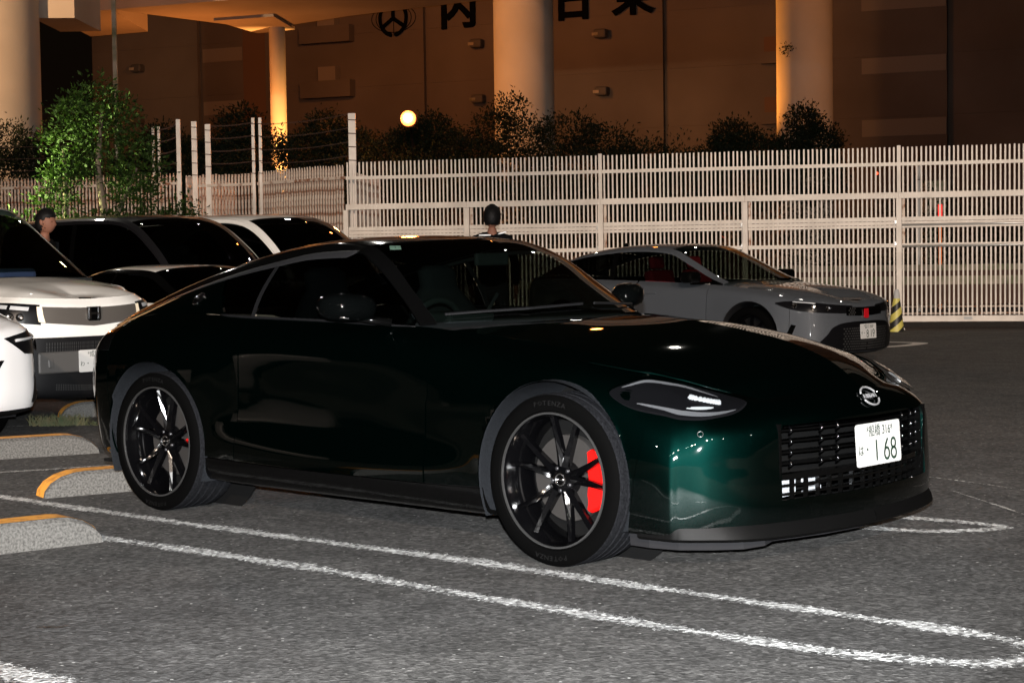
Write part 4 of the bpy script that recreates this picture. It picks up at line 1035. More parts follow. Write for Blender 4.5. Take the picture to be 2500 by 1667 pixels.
def lamp_post():
    t = empty('marker_post', (9.73, 42.6, -.5)); tag(t, 'slim white marker post with a glinting top behind the gate', 'post')
    g = G(); g.tube([(0, 0, 0), (0, 0, 3.3)], .045, 8); g.build('pole', 'plate', t, smooth=True)
    g = G(); g.tube([(0, 0, 3.32), (0, 0, 3.68)], .07, 8); g.build('cap', 'plate', t, smooth=True)
    t = empty('red_delineator', (10.63, 44.2, -.5)); tag(t, 'roadside delineator with a glowing red light and orange shaft behind the gate', 'delineator')
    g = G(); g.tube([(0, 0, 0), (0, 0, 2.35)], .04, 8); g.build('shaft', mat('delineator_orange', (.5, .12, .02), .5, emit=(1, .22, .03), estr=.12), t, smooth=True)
    g = G(); g.tube([(0, 0, 2.37), (0, 0, 2.75)], .055, 8); g.build('red_light', mat('red_light', (.6, .02, .02), .5, emit=(1, .05, .04), estr=.45), t, smooth=True)
    t = empty('signal_cabinet', (10.95, 46.2, -.5)); tag(t, 'grey roadside cabinet between the marker post and the red delineator', 'cabinet')
    g = G(); g.box((0, 0, 1.7), (.55, .4, 3.4)); g.build('cabinet_body', 'low_wall', t); g = G(); g.box((0, -.21, 1.7), (.45, .02, 3.0)); g.build('cabinet_door', 'low_wall', t)
lamp_post()
for i, (x, y, z) in enumerate(((.55, 48, 1.9), (4.4, 55, 2.05), (7.15, 60, 2.4), (6.2, 52, 1.6), (8.3, 50, 1.25), (11.9, 58, 3.6))):
    o = G().lathe([(0, .05), (.045, .03), (.05, 0), (.045, -.03), (0, -.05)], 8, 'z').build('tail_light', mat('tail_light', (.5, .02, .01), .5, emit=(1, .10, .04), estr=1.2) if i == 0 else bpy.data.materials['tail_light'], None, smooth=True)
    o.location = (x, y, z); tag(o, 'tiny red light glowing behind the gate, ' + ['leftmost one above the coupe roof', 'over the hatchback roof', 'right of the hatchback roof', 'beside the third gate post', 'beside the tall gate post', 'highest one near the right edge'][i], 'light')

# ---- warehouse
WA = math.atan(-.45); WL = empty('warehouse', (-5.0, 90.0, 0), WA); tag(WL, 'huge windowless warehouse with black lettering filling the background', 'building')
MT['wh_wall'] = mat('warehouse_wall', (.20, .185, .165), .9, spec=.15); noisy(MT['wh_wall'], .22, (.080, .070, .062), (.118, .106, .095), .3, .7, 8, bump=.1, bscale=3, bdist=.02)
MT['wh_band'] = mat('warehouse_band', (.165, .15, .13), .9, spec=.15)
MT['wh_dark'] = mat('warehouse_strip', (.12, .075, .05), .9, spec=.15)
MT['wh_hood'] = mat('vent_hood_paint', (.05, .05, .05), .7)
MT['wh_letter'] = mat('warehouse_lettering', (.002, .0025, .0035), .9, spec=.02)
def wbox(nm, s0, s1, z0, z1, y0, y1, m, par=None):
    g = G(); g.box(((s0 + s1) / 2, (y0 + y1) / 2, (z0 + z1) / 2), (s1 - s0, y1 - y0, z1 - z0)); return g.build(nm, m, par or WL)
SEAM = [-19.5, -12.4, 1.02, 13.62, 26.82, 40]
wbox('core', -19.4, 40, -1, 22, .25, 12, 'wh_wall')
for a, b in zip(SEAM[:-1], SEAM[1:]):
    zs = [-1, 1.6, 4.3, 7.0, 9.7, 12.4, 15.1, 17.8, 22]
    for z0, z1 in zip(zs[:-1], zs[1:]): wbox('wall_panel', a + .14, b - .14, z0 + .003, z1 - .003, 0, .2495, 'wh_wall')
for (s0, s1, z0, z1) in ((-12.2, -9.75, 11.45, 12.15), (-12.2, -9.75, 8.68, 9.39), (22.9, 26.65, 8.95, 9.65), (22.9, 26.65, 6.15, 6.9), (22.9, 26.65, 11.75, 12.35)):
    wbox('pale_band', s0, s1, z0, z1, -.03, -.002, 'wh_band')
wbox('dark_strip', -9.70, -8.35, -1, 13.35, -.02, -.001, 'wh_dark')
for zc in (0, -2.77, -5.5):
    wbox('ledge', -5.98, -3.05, 12.0 + zc, 12.85 + zc, -.55, -.003, 'wh_wall'); wbox('ledge_box', -4.92, -3.92, 12.853 + zc, 13.55 + zc, -.5, -.003, 'wh_band')
for (s, z) in ((-16.2, 11.35), (-16.28, 8.6), (3.95, 11.45), (4.0, 8.75), (10.48, 11.52), (10.5, 8.8)):
    t = wbox('vent_hood', s - .32, s + .30, z - .2, z + .22, -.5, -.004, 'wh_hood'); bevel(t, .08, 2)
    g = G(); g.box((s - .22, -.52, z - .02), (.3, .02, .14)); g.build('vent_louvre', 'low_wall', t)
for (s0, s1, z0, z1) in ((18.4, 19.1, 10.2, 10.9), (18.4, 19.1, 7.45, 8.15)):
    wbox('ledge', s0 - .1, s1 + 2, z0 - .55, z0 - .02, -.4, -.003, 'wh_wall'); wbox('recess', s0, s1, z0, z1, -.05, -.002, 'wh_dark')
def sign(ch, s, z, size, thick=.055):
    c = bpy.data.curves.new('t', 'FONT'); c.body = ch; c.size = size; c.extrude = .06; c.offset = thick; c.align_x = 'CENTER'; c.resolution_u = 3
    o = bpy.data.objects.new('t', c); COL.objects.link(o); me = bpy.data.meshes.new_from_object(o.evaluated_get(bpy.context.evaluated_depsgraph_get())); bpy.data.objects.remove(o)
    zs = [v.co.y for v in me.vertices]; xs_ = [v.co.x for v in me.vertices]; k = 1.0
    me.materials.clear(); me.materials.append(MT['wh_letter'])
    o = bpy.data.objects.new('sign_letter', me); COL.objects.link(o); o.parent = WL
    o.matrix_local = Matrix.Translation((s - (min(xs_) + max(xs_)) / 2, -.10, z - min(zs))) @ Matrix.Rotation(R(90), 4, 'X'); return o
for ch, s, z in (('内', 2.88, 12.28), ('外', 5.94, 12.3), ('日', 9.0, 12.28), ('東', 12.05, 12.32)): sign(ch, s, z, 2.15)
lg = empty('sign_emblem'); lg.parent = WL; lg.location = (-.75, -.12, 13.02)
g = G()
for a0, a1 in ((100, 262), (278, 440)): g.tube([(.74 * math.cos(R(a0 + (a1 - a0) * i / 24)), 0, .84 * math.sin(R(a0 + (a1 - a0) * i / 24))) for i in range(25)], .10, 6)
g.build('emblem_ring', 'wh_letter', lg, smooth=True)
g = G(); 
for a in (90, 212, 328): g.tube([(0, 0, 0), (.72 * math.cos(R(a)), 0, .80 * math.sin(R(a)))], .10, 6)
g.build('emblem_spokes', 'wh_letter', lg, smooth=True)
g = G()
for rx in (1.0, 1.25):
    g.tube([(rx * math.cos(R(a)), .06, .70 * math.sin(R(a))) for a in range(0, 361, 12)], .018, 4)
g.tube([(0, .06, -.9), (0, .06, .9)], .018, 4); g.build('emblem_globe', 'wh_letter', lg, smooth=True)

# ---- elevated road and piers
def cyl_thing(name, label, cat, x, y, r, z0, z1, m, r1=None):
    g = G(); g.lathe([(r, z0), (r1 or r, z1)], 48, 'z'); g.add([], []); o = g.build(name, m, None, smooth=True); o.location = (x, y, 0); tag(o, label, cat); return o
cyl_thing('road_pier', 'thick round concrete pier in the centre, orange on its left side', 'pier', .50, 56, .935, -.8, 14, 'pier')
cyl_thing('road_pier', 'round concrete pier at the right with a bright thin left edge', 'pier', 9.25, 56, .87, -.8, 14, 'pier')
cyl_thing('road_pier', 'broad pale concrete pier at the left edge', 'pier', -14.95, 50, 1.88, -.8, 14, 'pier')
cyl_thing('steel_column', 'slim round column glowing orange beside the sodium lamp', 'column', -8.28, 64.6, .29, -.8, 9.50, 'pier')
dk = empty('elevated_road', (0, 0, 0)); tag(dk, 'elevated road deck crossing the top left corner of the view', 'bridge')
def slab(nm, poly, z0, z1, m='pier'):
    g = G(); g.prism(poly, 'z', z0, z1); return g.build(nm, m, dk, fix=True)
slab('girder', [(-13.2, 60.0), (-8.27, 57.9), (6, 51.8), (22, 45), (22, 51), (6, 56.6), (-.5, 58.9), (-5.5, 62.5), (-8.9, 65.8)], 9.50, 12.5)
slab('deck', [(-15.2, 61), (-8.27, 56.9), (6, 50.8), (22, 44), (22, 53), (6, 59), (-8.9, 69)], 12.51, 13.4)
g = G(); g.prism([(-13.2, 9.5), (-15.3, 9.35), (-15.6, 10.4), (-15.6, 13), (-13.2, 13)], 'y', 60.02, 66); g.build('end_bracket', 'pier', dk, fix=True)
slab('cap_beam', [(-10.2, 62.5), (-8.0, 61.6), (-7.7, 65.2), (-9.2, 66.2)], 9.40, 9.495)
slab('pier_head', [(-13.3, 50.4), (-12.15, 50.5), (-12.1, 53.5), (-13.3, 53.5)], 7.97, 10.6)
thing_box('light_mast', 'thin grey mast in front of the elevated road, upper left', 'mast', (-9.62, 44, 6), (.10, .10, 14), 'low_wall')
thing_box('dark_block', 'unlit dark building seen between the left pier and the warehouse', 'building', (-29, 120, 4), (18, 10, 14), mat('night_block', (.03, .03, .032), .9))

# sodium floodlight in the hedge
MT['sodium'] = mat('sodium_lens', (1, .5, .2), .4, emit=(1, .20, .045), estr=1.4)
sl = empty('sodium_floodlight', (-2.31, 41.2, 4.33)); tag(sl, 'glaring orange sodium floodlight above the hedge', 'lamp')
o = G().lathe([(0, -.17), (.10, -.14), (.165, -.06), (.18, .02), (.15, .10), (0, .16)], 20, 'y').build('lens', 'sodium', sl, smooth=True)
G().lathe([(0, -.215), (.07, -.20), (.10, -.15), (.08, -.10)], 16, 'y').build('arc_tube', mat('arc_tube', (1, .8, .5), .4, emit=(1, .72, .36), estr=4), sl, smooth=True)
g = G(); g.tube([(0, 1.9, -5.8), (0, 1.9, -.6), (0, 1.2, -.2), (0, .30, .05)], .03, 8); g.build('pole', 'shell', sl, smooth=True)
g = G(); g.lathe([(.15, .12), (.20, .16), (.17, .32), (0, .36)], 20, 'y'); g.build('housing', 'rust_dark', sl, smooth=True)
car = build_coupe()
for s in (-1, 1):
    build_wheel(car, WF[0], WF[1], s, .340, steer=0.0)
    build_wheel(car, WR[0], WR[1], s, .338)
coupe_details(car)
car.location = (CAR_X, CAR_Y, 0); car.rotation_euler = (0, 0, CAR_YAW)

# ================================================================== OTHER CARS (generic lofted bodies)
def gen_nets(sp):
    """sp: side=[(x, halfwidth, sill z, belt z, belt inset)...] rear->front, xr/xf ends,
    nose=[(dx, z)]*8 rows, tail=[(dx, z)]*8 rows (centre-line profile), top=[(x, z centre, y rail, z rail)] rear->front"""
    def rows(x, w, zs, zb, ins):
        h = zb - zs
        return [(x, w - .10, zs), (x, w - .02, zs + .03), (x, w, zs + .16), (x, w - .005, zs + h * .42), (x, w - .012, zs + h * .60), (x, w - .022, zs + h * .78), (x, w - ins * .45, zs + h * .93), (x, w - ins, zb)]
    S = [rows(*c) for c in sp['side']]
    def wrap(c, prof, xe, sgn, e=2.5):
        out = []; base = rows(*c); x0 = c[0]
        for t in (.35, .62, .82, .94, 1.0):
            col = []
            for r in range(8):
                bx, by, bz = base[r]; dx, z = prof[r]
                ang = t * math.pi / 2; cy = max(0, math.cos(ang)) ** (2 / e); cx = math.sin(ang) ** (2 / e)
                col.append((x0 + (xe + sgn * dx - x0) * cx, by * cy, bz + (z - bz) * (t ** 1.2)))
            out.append(col)
        return out
    W1 = wrap(sp['side'][-1], sp['nose'], sp['xf'], 1, sp.get('sq', 2.6)); W0 = wrap(sp['side'][0], sp['tail'], sp['xr'], -1)[::-1]
    A = Net(W0 + S + W1, 4); n0 = len(W0); ns = len(S)
    # hood from the cowl forward
    H = []; xc = sp['cowl']
    xs = [c[0] for c in sp['side']]
    def b7(x):
        c = [float(np.interp(x, xs, [q[k] for q in sp['side']])) for k in range(5)]; return (x, c[1] - c[4], c[3])
    fr = [x for x in lin(xc[0] - .28, xs[-1], 5)]
    cr = sp.get('crown', .045)
    ends = [b7(x) for x in fr] + [tuple(W1[k][7]) for k in range(5)]
    n_ = len(ends); xt = sp['xf'] + sp['nose'][7][0]
    for i, e in enumerate(ends):
        t = i / (n_ - 1); cx = xc[0] + (xt - xc[0]) * (t ** .95); zc = float(np.interp(t, [0, .5, .8, 1], [xc[1], (xc[1] + sp['nose'][7][1]) / 2 + cr * .75, sp['nose'][7][1] + cr * .55, sp['nose'][7][1]]))
        if i == n_ - 1: H.append([(xt, .001 * (3 - k), zc) for k in range(4)]); continue
        H.append([e, (e[0] + (cx - e[0]) * .18, e[1] * .80, e[2] + (zc - e[2]) * .50), (e[0] + (cx - e[0]) * .7, e[1] * .42, e[2] + (zc - e[2]) * .88), (cx, 0, zc)])
    # last columns run along the front edge instead of to a point
    H = H[:-1]; 
    for j in range(len(H)):
        pass
    HN = Net(H, 1)
    T = []; C = []
    for (x, zc, yr, zr, dxc) in sp['top']:
        T.append([(x, yr, zr), (x + dxc * .12, yr * .90, zr + (zc - zr) * .45), (x + dxc * .6, yr * .52, zr + (zc - zr) * .88), (x + dxc, 0, zc)])
        b = b7(min(max(x, xs[0]), xs[-1])); C.append(cabcol((x, b[1], b[2]), (x, yr, zr)))
    return A, HN, Net(T, 2), Net(C, 0), n0, ns
def colof(net, x, row):
    P = net.P[:, row, 0]; return float(np.interp(x, P, np.arange(len(P))))
def simple_wheel(par, cx, cz, y, side, rt=.335, spokes=10, rim='rim_black', name='wheel'):
    w = empty(name, (cx, side * (y - .11), cz)); w.parent = par; S = side
    def lathe(prof, n, nm, m):
        g = G(); g.lathe([(r, h * S) for r, h in prof], n, 'y'); return g.build(nm, m, w, auto=40)
    lathe([(rt * .74, .10), (rt * .78, .112), (rt * .92, .110), (rt - .006, .10), (rt, .085), (rt, -.09), (rt * .9, -.11)], 48, 'tyre', 'tyre')
    lathe([(rt * .745, .098), (rt * .72, .104), (rt * .70, .09), (rt * .68, .04), (rt * .66, -.02)], 48, 'rim', rim)
    lathe([(0, .02), (rt * .66, .02)], 32, 'brake_shield', 'shell')
    g = G()
    for k in range(spokes):
        a = 2 * math.pi * k / spokes + .2; c, s = math.cos(a), math.sin(a); V = []
        for (r, wd, yy) in ((.04, .022, .085), (rt * .70, .014, .088)):
            for (d, dy) in ((-1, -.03), (-.6, 0), (.6, 0), (1, -.03)): V.append((r * c - d * wd * s, S * (yy + dy), r * s + d * wd * c))
        g.add(V, [(0, 1, 5, 4), (1, 2, 6, 5), (2, 3, 7, 6)])
    g.lathe([(0, S * .092), (.05, S * .09), (.055, S * .06)], 20, 'y')
    g.build('spokes', rim, w, kind='stuff')
    return w
def gen_car(name, sp, label, cat, loc, yaw=CAR_YAW, paint_='white_paint', group=None, roofm=None, railm=None, glass_='dark_glass', wheels=(0, -2.6), wr=.335, doors=((-.62, -1.62), (-1.64, -2.5)), winends=None, detail=True, ws='wind_glass'):
    car = empty(name, loc, yaw); tag(car, label, cat, group)
    A, H, T, Cb, n0, ns = gen_nets(sp); last = n0 + ns - 1
    arch = [(x, wr + .01, wr + .055) for x in wheels]
    hw = max(c[1] for c in sp['side'])
    cx = lambda x: colof(A, x, 4)
    nw = len(sp['top']) - 1
    for side in (-1, 1):
        v, f = patch(A, 0, A.nc - 1, .2, 6.95, 110, 14, side, arch, off=-.018); mk('inner_body', v, f, 'shell', car)
        ds = [(cx(b), cx(a)) for a, b in doors]
        for (a, b) in ds: panel('door', paint_, car, [dict(net=A, u0=a + .01, u1=b - .01, v0=1.3, v1=7, nu=20, nv=18, side=side, cuts=arch, flange=.01)])
        panel('front_fender', paint_, car, [dict(net=A, u0=ds[0][1] + .01, u1=last - .05, v0=1.0, v1=7, nu=40, nv=26, side=side, cuts=arch, flange=.01)])
        panel('quarter_panel', paint_, car, [dict(net=A, u0=n0 - .5, u1=ds[-1][0] - .01, v0=1.0, v1=7, nu=44, nv=26, side=side, cuts=arch, flange=.01)])
        panel('sill', sp.get('sillm', 'trim_black'), car, [dict(net=A, u0=n0, u1=last - .3, v0=0, v1=1.25, nu=60, nv=5, side=side, cuts=arch)])
        panel('front_bumper', paint_, car, [dict(net=A, u0=last - .03, u1=A.nc - 1, v0=sp.get('nv0', 1.0), v1=6.99, nu=40, nv=30, side=side, cuts=arch)])
        panel('lower_bumper', 'trim_black', car, [dict(net=A, u0=last - .03, u1=A.nc - 1, v0=0, v1=sp.get('nv0', 1.0) - .02, nu=40, nv=14, side=side, cuts=arch, off=-.004)])
        panel('rear_bumper', paint_, car, [dict(net=A, u0=0, u1=n0 - .52, v0=0, v1=6.99, nu=30, nv=16, side=side, cuts=arch)])
        wa, wb = winends or (.3, nw - .4)
        panel('side_window', glass_, car, [dict(net=Cb, u0=lambda v: wa + .35 * v / 3, u1=lambda v: nw - .12, v0=.05, v1=2.80, nu=30, nv=8, side=side, off=-.004)])
        panel('window_pillar', 'gloss_black', car, [dict(net=Cb, u0=lambda v: wa + sp.get('bp', 1.9), u1=lambda v: wa + sp.get('bp', 1.9) + .12, v0=.03, v1=2.82, nu=3, nv=6, side=side, off=.001)])
        panel('cab_side', railm or paint_, car, [dict(net=Cb, u0=0, u1=lambda v: wa - .02 + .35 * v / 3, v0=0, v1=3, nu=10, nv=8, side=side), dict(net=Cb, u0=0, u1=nw, v0=2.82, v1=3, nu=40, nv=3, side=side), dict(net=Cb, u0=lambda v: nw - .11, u1=nw, v0=0, v1=3, nu=3, nv=8, side=side)])
        panel('roof_rail', railm or roofm or paint_, car, [dict(net=T, u0=0, u1=nw, v0=0, v1=.82, nu=60, nv=6, side=side)])
        for (ax, az, rr) in arch:
            V = []; F = []; n = 28
            for k in range(n + 1):
                q = -R(28) + (math.pi + R(56)) * k / n
                yb = float(A.ev([cx(ax + rr * math.cos(q))], [3.2])[0][1])
                for (r_, y_) in ((rr, yb - .004), (rr - .012, yb - .01), (rr + .004, .5)): V.append((ax + r_ * math.cos(q), side * y_, az + r_ * math.sin(q)))
            for k in range(n):
                for j in range(2): F.append((k * 3 + j, k * 3 + j + 1, (k + 1) * 3 + j + 1, (k + 1) * 3 + j))
            mk('wheel_liner', V, F, 'trim_black', car)
            simple_wheel(car, ax, wr, hw - .02, side, wr, 10, sp.get('rim', 'rim_black'))
    both = lambda **k: [dict(side=-1, **k), dict(side=1, **k)]
    panel('hood', paint_, car, both(net=H, u0=.9, u1=H.nc - 1, v0=0.0, v1=3, nu=40, nv=20))
    panel('cowl', 'trim_black', car, both(net=H, u0=0, u1=.9, v0=0, v1=3, nu=4, nv=14, off=-.01))
    rr0, rr1 = sp['roof']
    panel('roof', roofm or paint_, car, both(net=T, u0=rr0, u1=rr1, v0=.84, v1=3, nu=24, nv=14))
    panel('windscreen', ws, car, both(net=T, u0=rr1 + .03, u1=nw, v0=.84, v1=3, nu=16, nv=14, off=-.003))
    panel('rear_window', 'dark_glass', car, both(net=T, u0=0.3, u1=rr0 - .03, v0=.84, v1=3, nu=14, nv=14, off=-.003))
    panel('tailgate', paint_, car, both(net=T, u0=0, u1=.3, v0=.84, v1=3, nu=4, nv=12))
    g = G(); xs = [c[0] for c in sp['side']]; g.box(((xs[0] + xs[-1]) / 2, 0, .25), (xs[-1] - xs[0] - .2, hw * 1.5, .05)); g.build('floor_pan', 'shell', car)
    # cabin: dashboard and two front seats
    cz = sp['cowl'][1]; cxx = sp['cowl'][0]
    g = G(); g.prism([(cxx + .02, cz - .03), (cxx - .45, cz - .02), (cxx - .55, cz - .12), (cxx - .45, cz - .45), (cxx, cz - .4)], 'y', -hw * .8, hw * .8); g.build('dashboard', 'interior', car, fix=True)
    zseat = cz - .52
    for s in (-1, 1):
        g = G(); x0 = cxx - 1.15; y0 = s * .37
        g.box((x0 + .22, y0, zseat + .02), (.50, .48, .16)); g.box((x0 - .06, y0, zseat + .36), (.13, .46, .56), Matrix.Rotation(R(-14), 3, 'Y')); g.box((x0 - .15, y0, zseat + .72), (.08, .25, .15), Matrix.Rotation(R(-12), 3, 'Y'))
        st = g.build('seat', sp.get('seatm', 'seat_grey'), car); bevel(st, .05, 3)
    return car, A, H, T, Cb, last
def poly_patch(name, net, pts, side, off, m, par, rows=6, thick=0.0):
    """filled patch on a net bounded by two curves (lower and upper lists of (u, v))"""
    lo, up = pts; n = max(len(lo), len(up)) * 4
    a = catm(lo, 8); b = catm(up, 8); a = [a[int(round(i * (len(a) - 1) / n))] for i in range(n + 1)]; b = [b[int(round(i * (len(b) - 1) / n))] for i in range(n + 1)]
    V = []; F = []
    for i in range(n + 1):
        for j in range(rows + 1):
            t = j / rows; p, _ = surf(net, a[i][0] * (1 - t) + b[i][0] * t, a[i][1] * (1 - t) + b[i][1] * t, side, off); V.append(p)
    for i in range(n):
        for j in range(rows): F.append((i * (rows + 1) + j, i * (rows + 1) + j + 1, (i + 1) * (rows + 1) + j + 1, (i + 1) * (rows + 1) + j))
    return mk(name, V, F, m, par)

# ---------------------------------------------------------------- grey hatchback (by the fence)
SP_HATCH = dict(
    side=[(-3.25, .80, .24, .98, .10), (-2.95, .885, .22, .985, .11), (-2.73, .92, .20, .985, .13), (-2.4, .93, .18, .975, .14), (-2.0, .905, .17, .965, .14), (-1.3, .895, .165, .945, .13), (-.6, .90, .165, .915, .125), (-.25, .925, .165, .89, .14), (0, .94, .17, .865, .16), (.28, .935, .165, .83, .17), (.52, .89, .15, .785, .17)],
    xr=-3.60, xf=.93, cowl=(-.40, .96),
    nose=[(-.06, .13), (-.01, .16), (.015, .28), (.02, .42), (.0, .53), (-.005, .60), (-.03, .68), (-.10, .72)],
    tail=[(-.05, .25), (0, .3), (.02, .4), (.02, .55), (.02, .7), (.0, .85), (.0, .95), (-.05, 1.0)], sq=2.4,
    top=[(-3.42, 1.02, .58, .99, -.1), (-3.1, 1.15, .60, 1.12, -.05), (-2.72, 1.29, .62, 1.225, 0), (-2.25, 1.365, .635, 1.29, 0), (-1.72, 1.39, .64, 1.318, 0), (-1.30, 1.37, .645, 1.29, .12), (-.96, 1.235, .685, 1.145, .2), (-.62, 1.065, .745, .985, .22), (-.42, .975, .785, .92, .22)],
    roof=(2.0, 5.0), bp=3.0, seatm='seat_red')
CIV = gen_car('grey_hatchback', SP_HATCH, 'grey five-door sports hatchback with red seats parked by the white fence', 'car', (3.243, 20.44, -.085), paint_='grey_paint', wheels=(0, -2.735), wr=.335, doors=((-.60, -1.65), (-1.67, -2.42)), glass_='glass')
def hatch_front(C):
    car, A, H, T, Cb, last = C; e = A.nc - 1
    for s in (-1, 1):
        b = poly_patch('headlight', A, ([(last - .75, 5.3), (last + .6, 4.85), (last + 2.0, 4.75), (last + 3.3, 4.75)], [(last - .75, 5.42), (last + .2, 5.95), (last + 1.8, 5.8), (last + 3.3, 5.75)]), s, .004, 'lamp_dark', car)
        for k, (u, v) in enumerate(((last + .15, 5.4), (last + .95, 5.3), (last + 1.6, 5.25))):
            p, n = surf(A, u, v, s, .008); q = n.to_track_quat('Z', 'Y').to_matrix().to_4x4(); q.translation = p
            g = G(); g.lathe([(0, .0), (.018, .004), (.03, .014)], 10, 'z'); o = g.build('lamp_reflector', 'chrome', b); o.matrix_local = q
        g = G(); g.tube([surf(A, u, v, s, .008)[0] for u, v in catm([(last + .0, 5.8), (last + .5, 5.82), (last + 1.0, 5.76)], 4)], .007, 6); g.build('light_bar', 'lamp_white', b, smooth=True)
    for s in (-1, 1):
        up_ = poly_patch('upper_grille', A, ([(last + 2.75, 4.45), (e, 4.3)], [(last + 2.75, 5.55), (e, 5.6)]), s, .006, 'gloss_black', car)
        poly_patch('lower_grille', A, ([(last + .9, 1.3), (last + 2.2, 1.1), (e, 1.1)], [(last + 1.6, 2.6), (last + 2.4, 3.55), (e, 3.65)]), s, .006, 'lamp_dark', car)
        poly_patch('air_duct', A, ([(last - .15, 2.6), (last + .1, 2.6)], [(last + .05, 3.6), (last + .25, 3.5)]), s, .004, 'gloss_black', car)
        g = G()
        for j in range(9):
            for i in range(13):
                u = last + 2.5 + i * .19 + (.095 if j % 2 else 0); v = 1.35 + j * .21
                if u > e: continue
                p, n = surf(A, u, v, s, .010); q = n.to_track_quat('Z', 'Y').to_matrix(); g.add([tuple(p + q @ Vector((.017 * math.cos(a), .010 * math.sin(a), 0))) for a in [R(60 * k) for k in range(6)]], [(0, 1, 2, 3, 4, 5)])
        g.build('grille_mesh', 'rim_edge', car, kind='stuff')
    g = G()
    for j in range(4):
        for i in range(3): 
            p, n = surf(A, last + 2.95 + i * .22 + (.11 if j % 2 else 0), 4.6 + j * .26, -1, .010); q = n.to_track_quat('Z', 'Y').to_matrix(); g.add([tuple(p + q @ Vector((.016 * math.cos(a), .010 * math.sin(a), 0))) for a in [R(60 * k) for k in range(6)]], [(0, 1, 2, 3, 4, 5)])
    g.build('grille_mesh', 'rim_edge', car, kind='stuff')
    p, n = surf(A, e, 4.95, -1, .012)
    g = G(); g.prism([(-.045, -.045), (-.035, .05), (.035, .05), (.045, -.045), (.03, -.055), (-.03, -.055)], 'x', p.x, p.x + .012); g.v = [(x, y, z + .585) for x, y, z in g.v]; g.build('badge', 'red_lens', car, fix=True)
    number_plate(car, Matrix.Translation((.968, 0, .385)) @ Matrix.Rotation(R(90), 4, 'Z') @ Matrix.Rotation(R(88), 4, 'X'), '品川 350', 'そ', '819')
    for s in (-1, 1):
        g = G(); g.box((-.76, s * .96, 1.00), (.17, .22, .13)); m_ = g.build('door_mirror', 'gloss_black', car); bevel(m_, .045, 3)
        g = G(); g.box((-.74, s * .86, .93), (.08, .16, .03)); g.build('mirror_arm', 'gloss_black', m_)
        for x in (-1.42, -2.28):
            p, n = surf(A, colof(A, x, 5), 5.3, s, .012); g = G(); g.box(tuple(p), (.20, .02, .022)); h_ = g.build('door_handle', 'grey_paint', car); bevel(h_, .008, 2)
    g = G(); g.lathe([(0, .05), (.028, .035), (.03, 0)], 8, 'z', (-2.45, 0, 1.36)); g.build('aerial', 'gloss_black', car)
hatch_front(CIV)

# ---------------------------------------------------------------- white compact SUV on the left
SP_SUV = dict(
    side=[(-3.1, .80, .30, 1.08, .08), (-2.85, .87, .27, 1.09, .09), (-2.6, .895, .25, 1.09, .10), (-2.0, .895, .24, 1.08, .10), (-1.2, .89, .24, 1.07, .10), (-.5, .89, .24, 1.06, .10), (-.2, .895, .24, 1.045, .11), (.05, .885, .24, 1.03, .13), (.32, .82, .23, 1.005, .14), (.50, .73, .215, .97, .14)],
    xr=-3.40, xf=.88, cowl=(-.18, 1.115), crown=.03,
    nose=[(-.10, .18), (-.03, .21), (.0, .30), (.01, .50), (.015, .665), (.01, .74), (.0, .86), (-.05, .94)],
    tail=[(-.05, .3), (0, .35), (.02, .45), (.02, .6), (.02, .75), (.0, .9), (.0, 1.0), (-.05, 1.08)], sq=2.5,
    top=[(-3.25, 1.25, .66, 1.15, -.1), (-3.0, 1.56, .65, 1.50, -.05), (-2.6, 1.70, .645, 1.625, 0), (-2.0, 1.745, .65, 1.67, 0), (-1.45, 1.74, .655, 1.665, .05), (-1.12, 1.685, .665, 1.60, .18), (-.72, 1.42, .73, 1.345, .25), (-.30, 1.15, .80, 1.06, .25)],
    roof=(2.0, 5.0), bp=2.6, nv0=3.95)
SUV = gen_car('white_suv', SP_SUV, 'white compact SUV with a black lower bumper, second car from the left edge', 'car', (-3.82, 14.09, -.012), paint_='white_paint', wheels=(0, -2.6), wr=.34, doors=((-.50, -1.50), (-1.52, -2.35)))
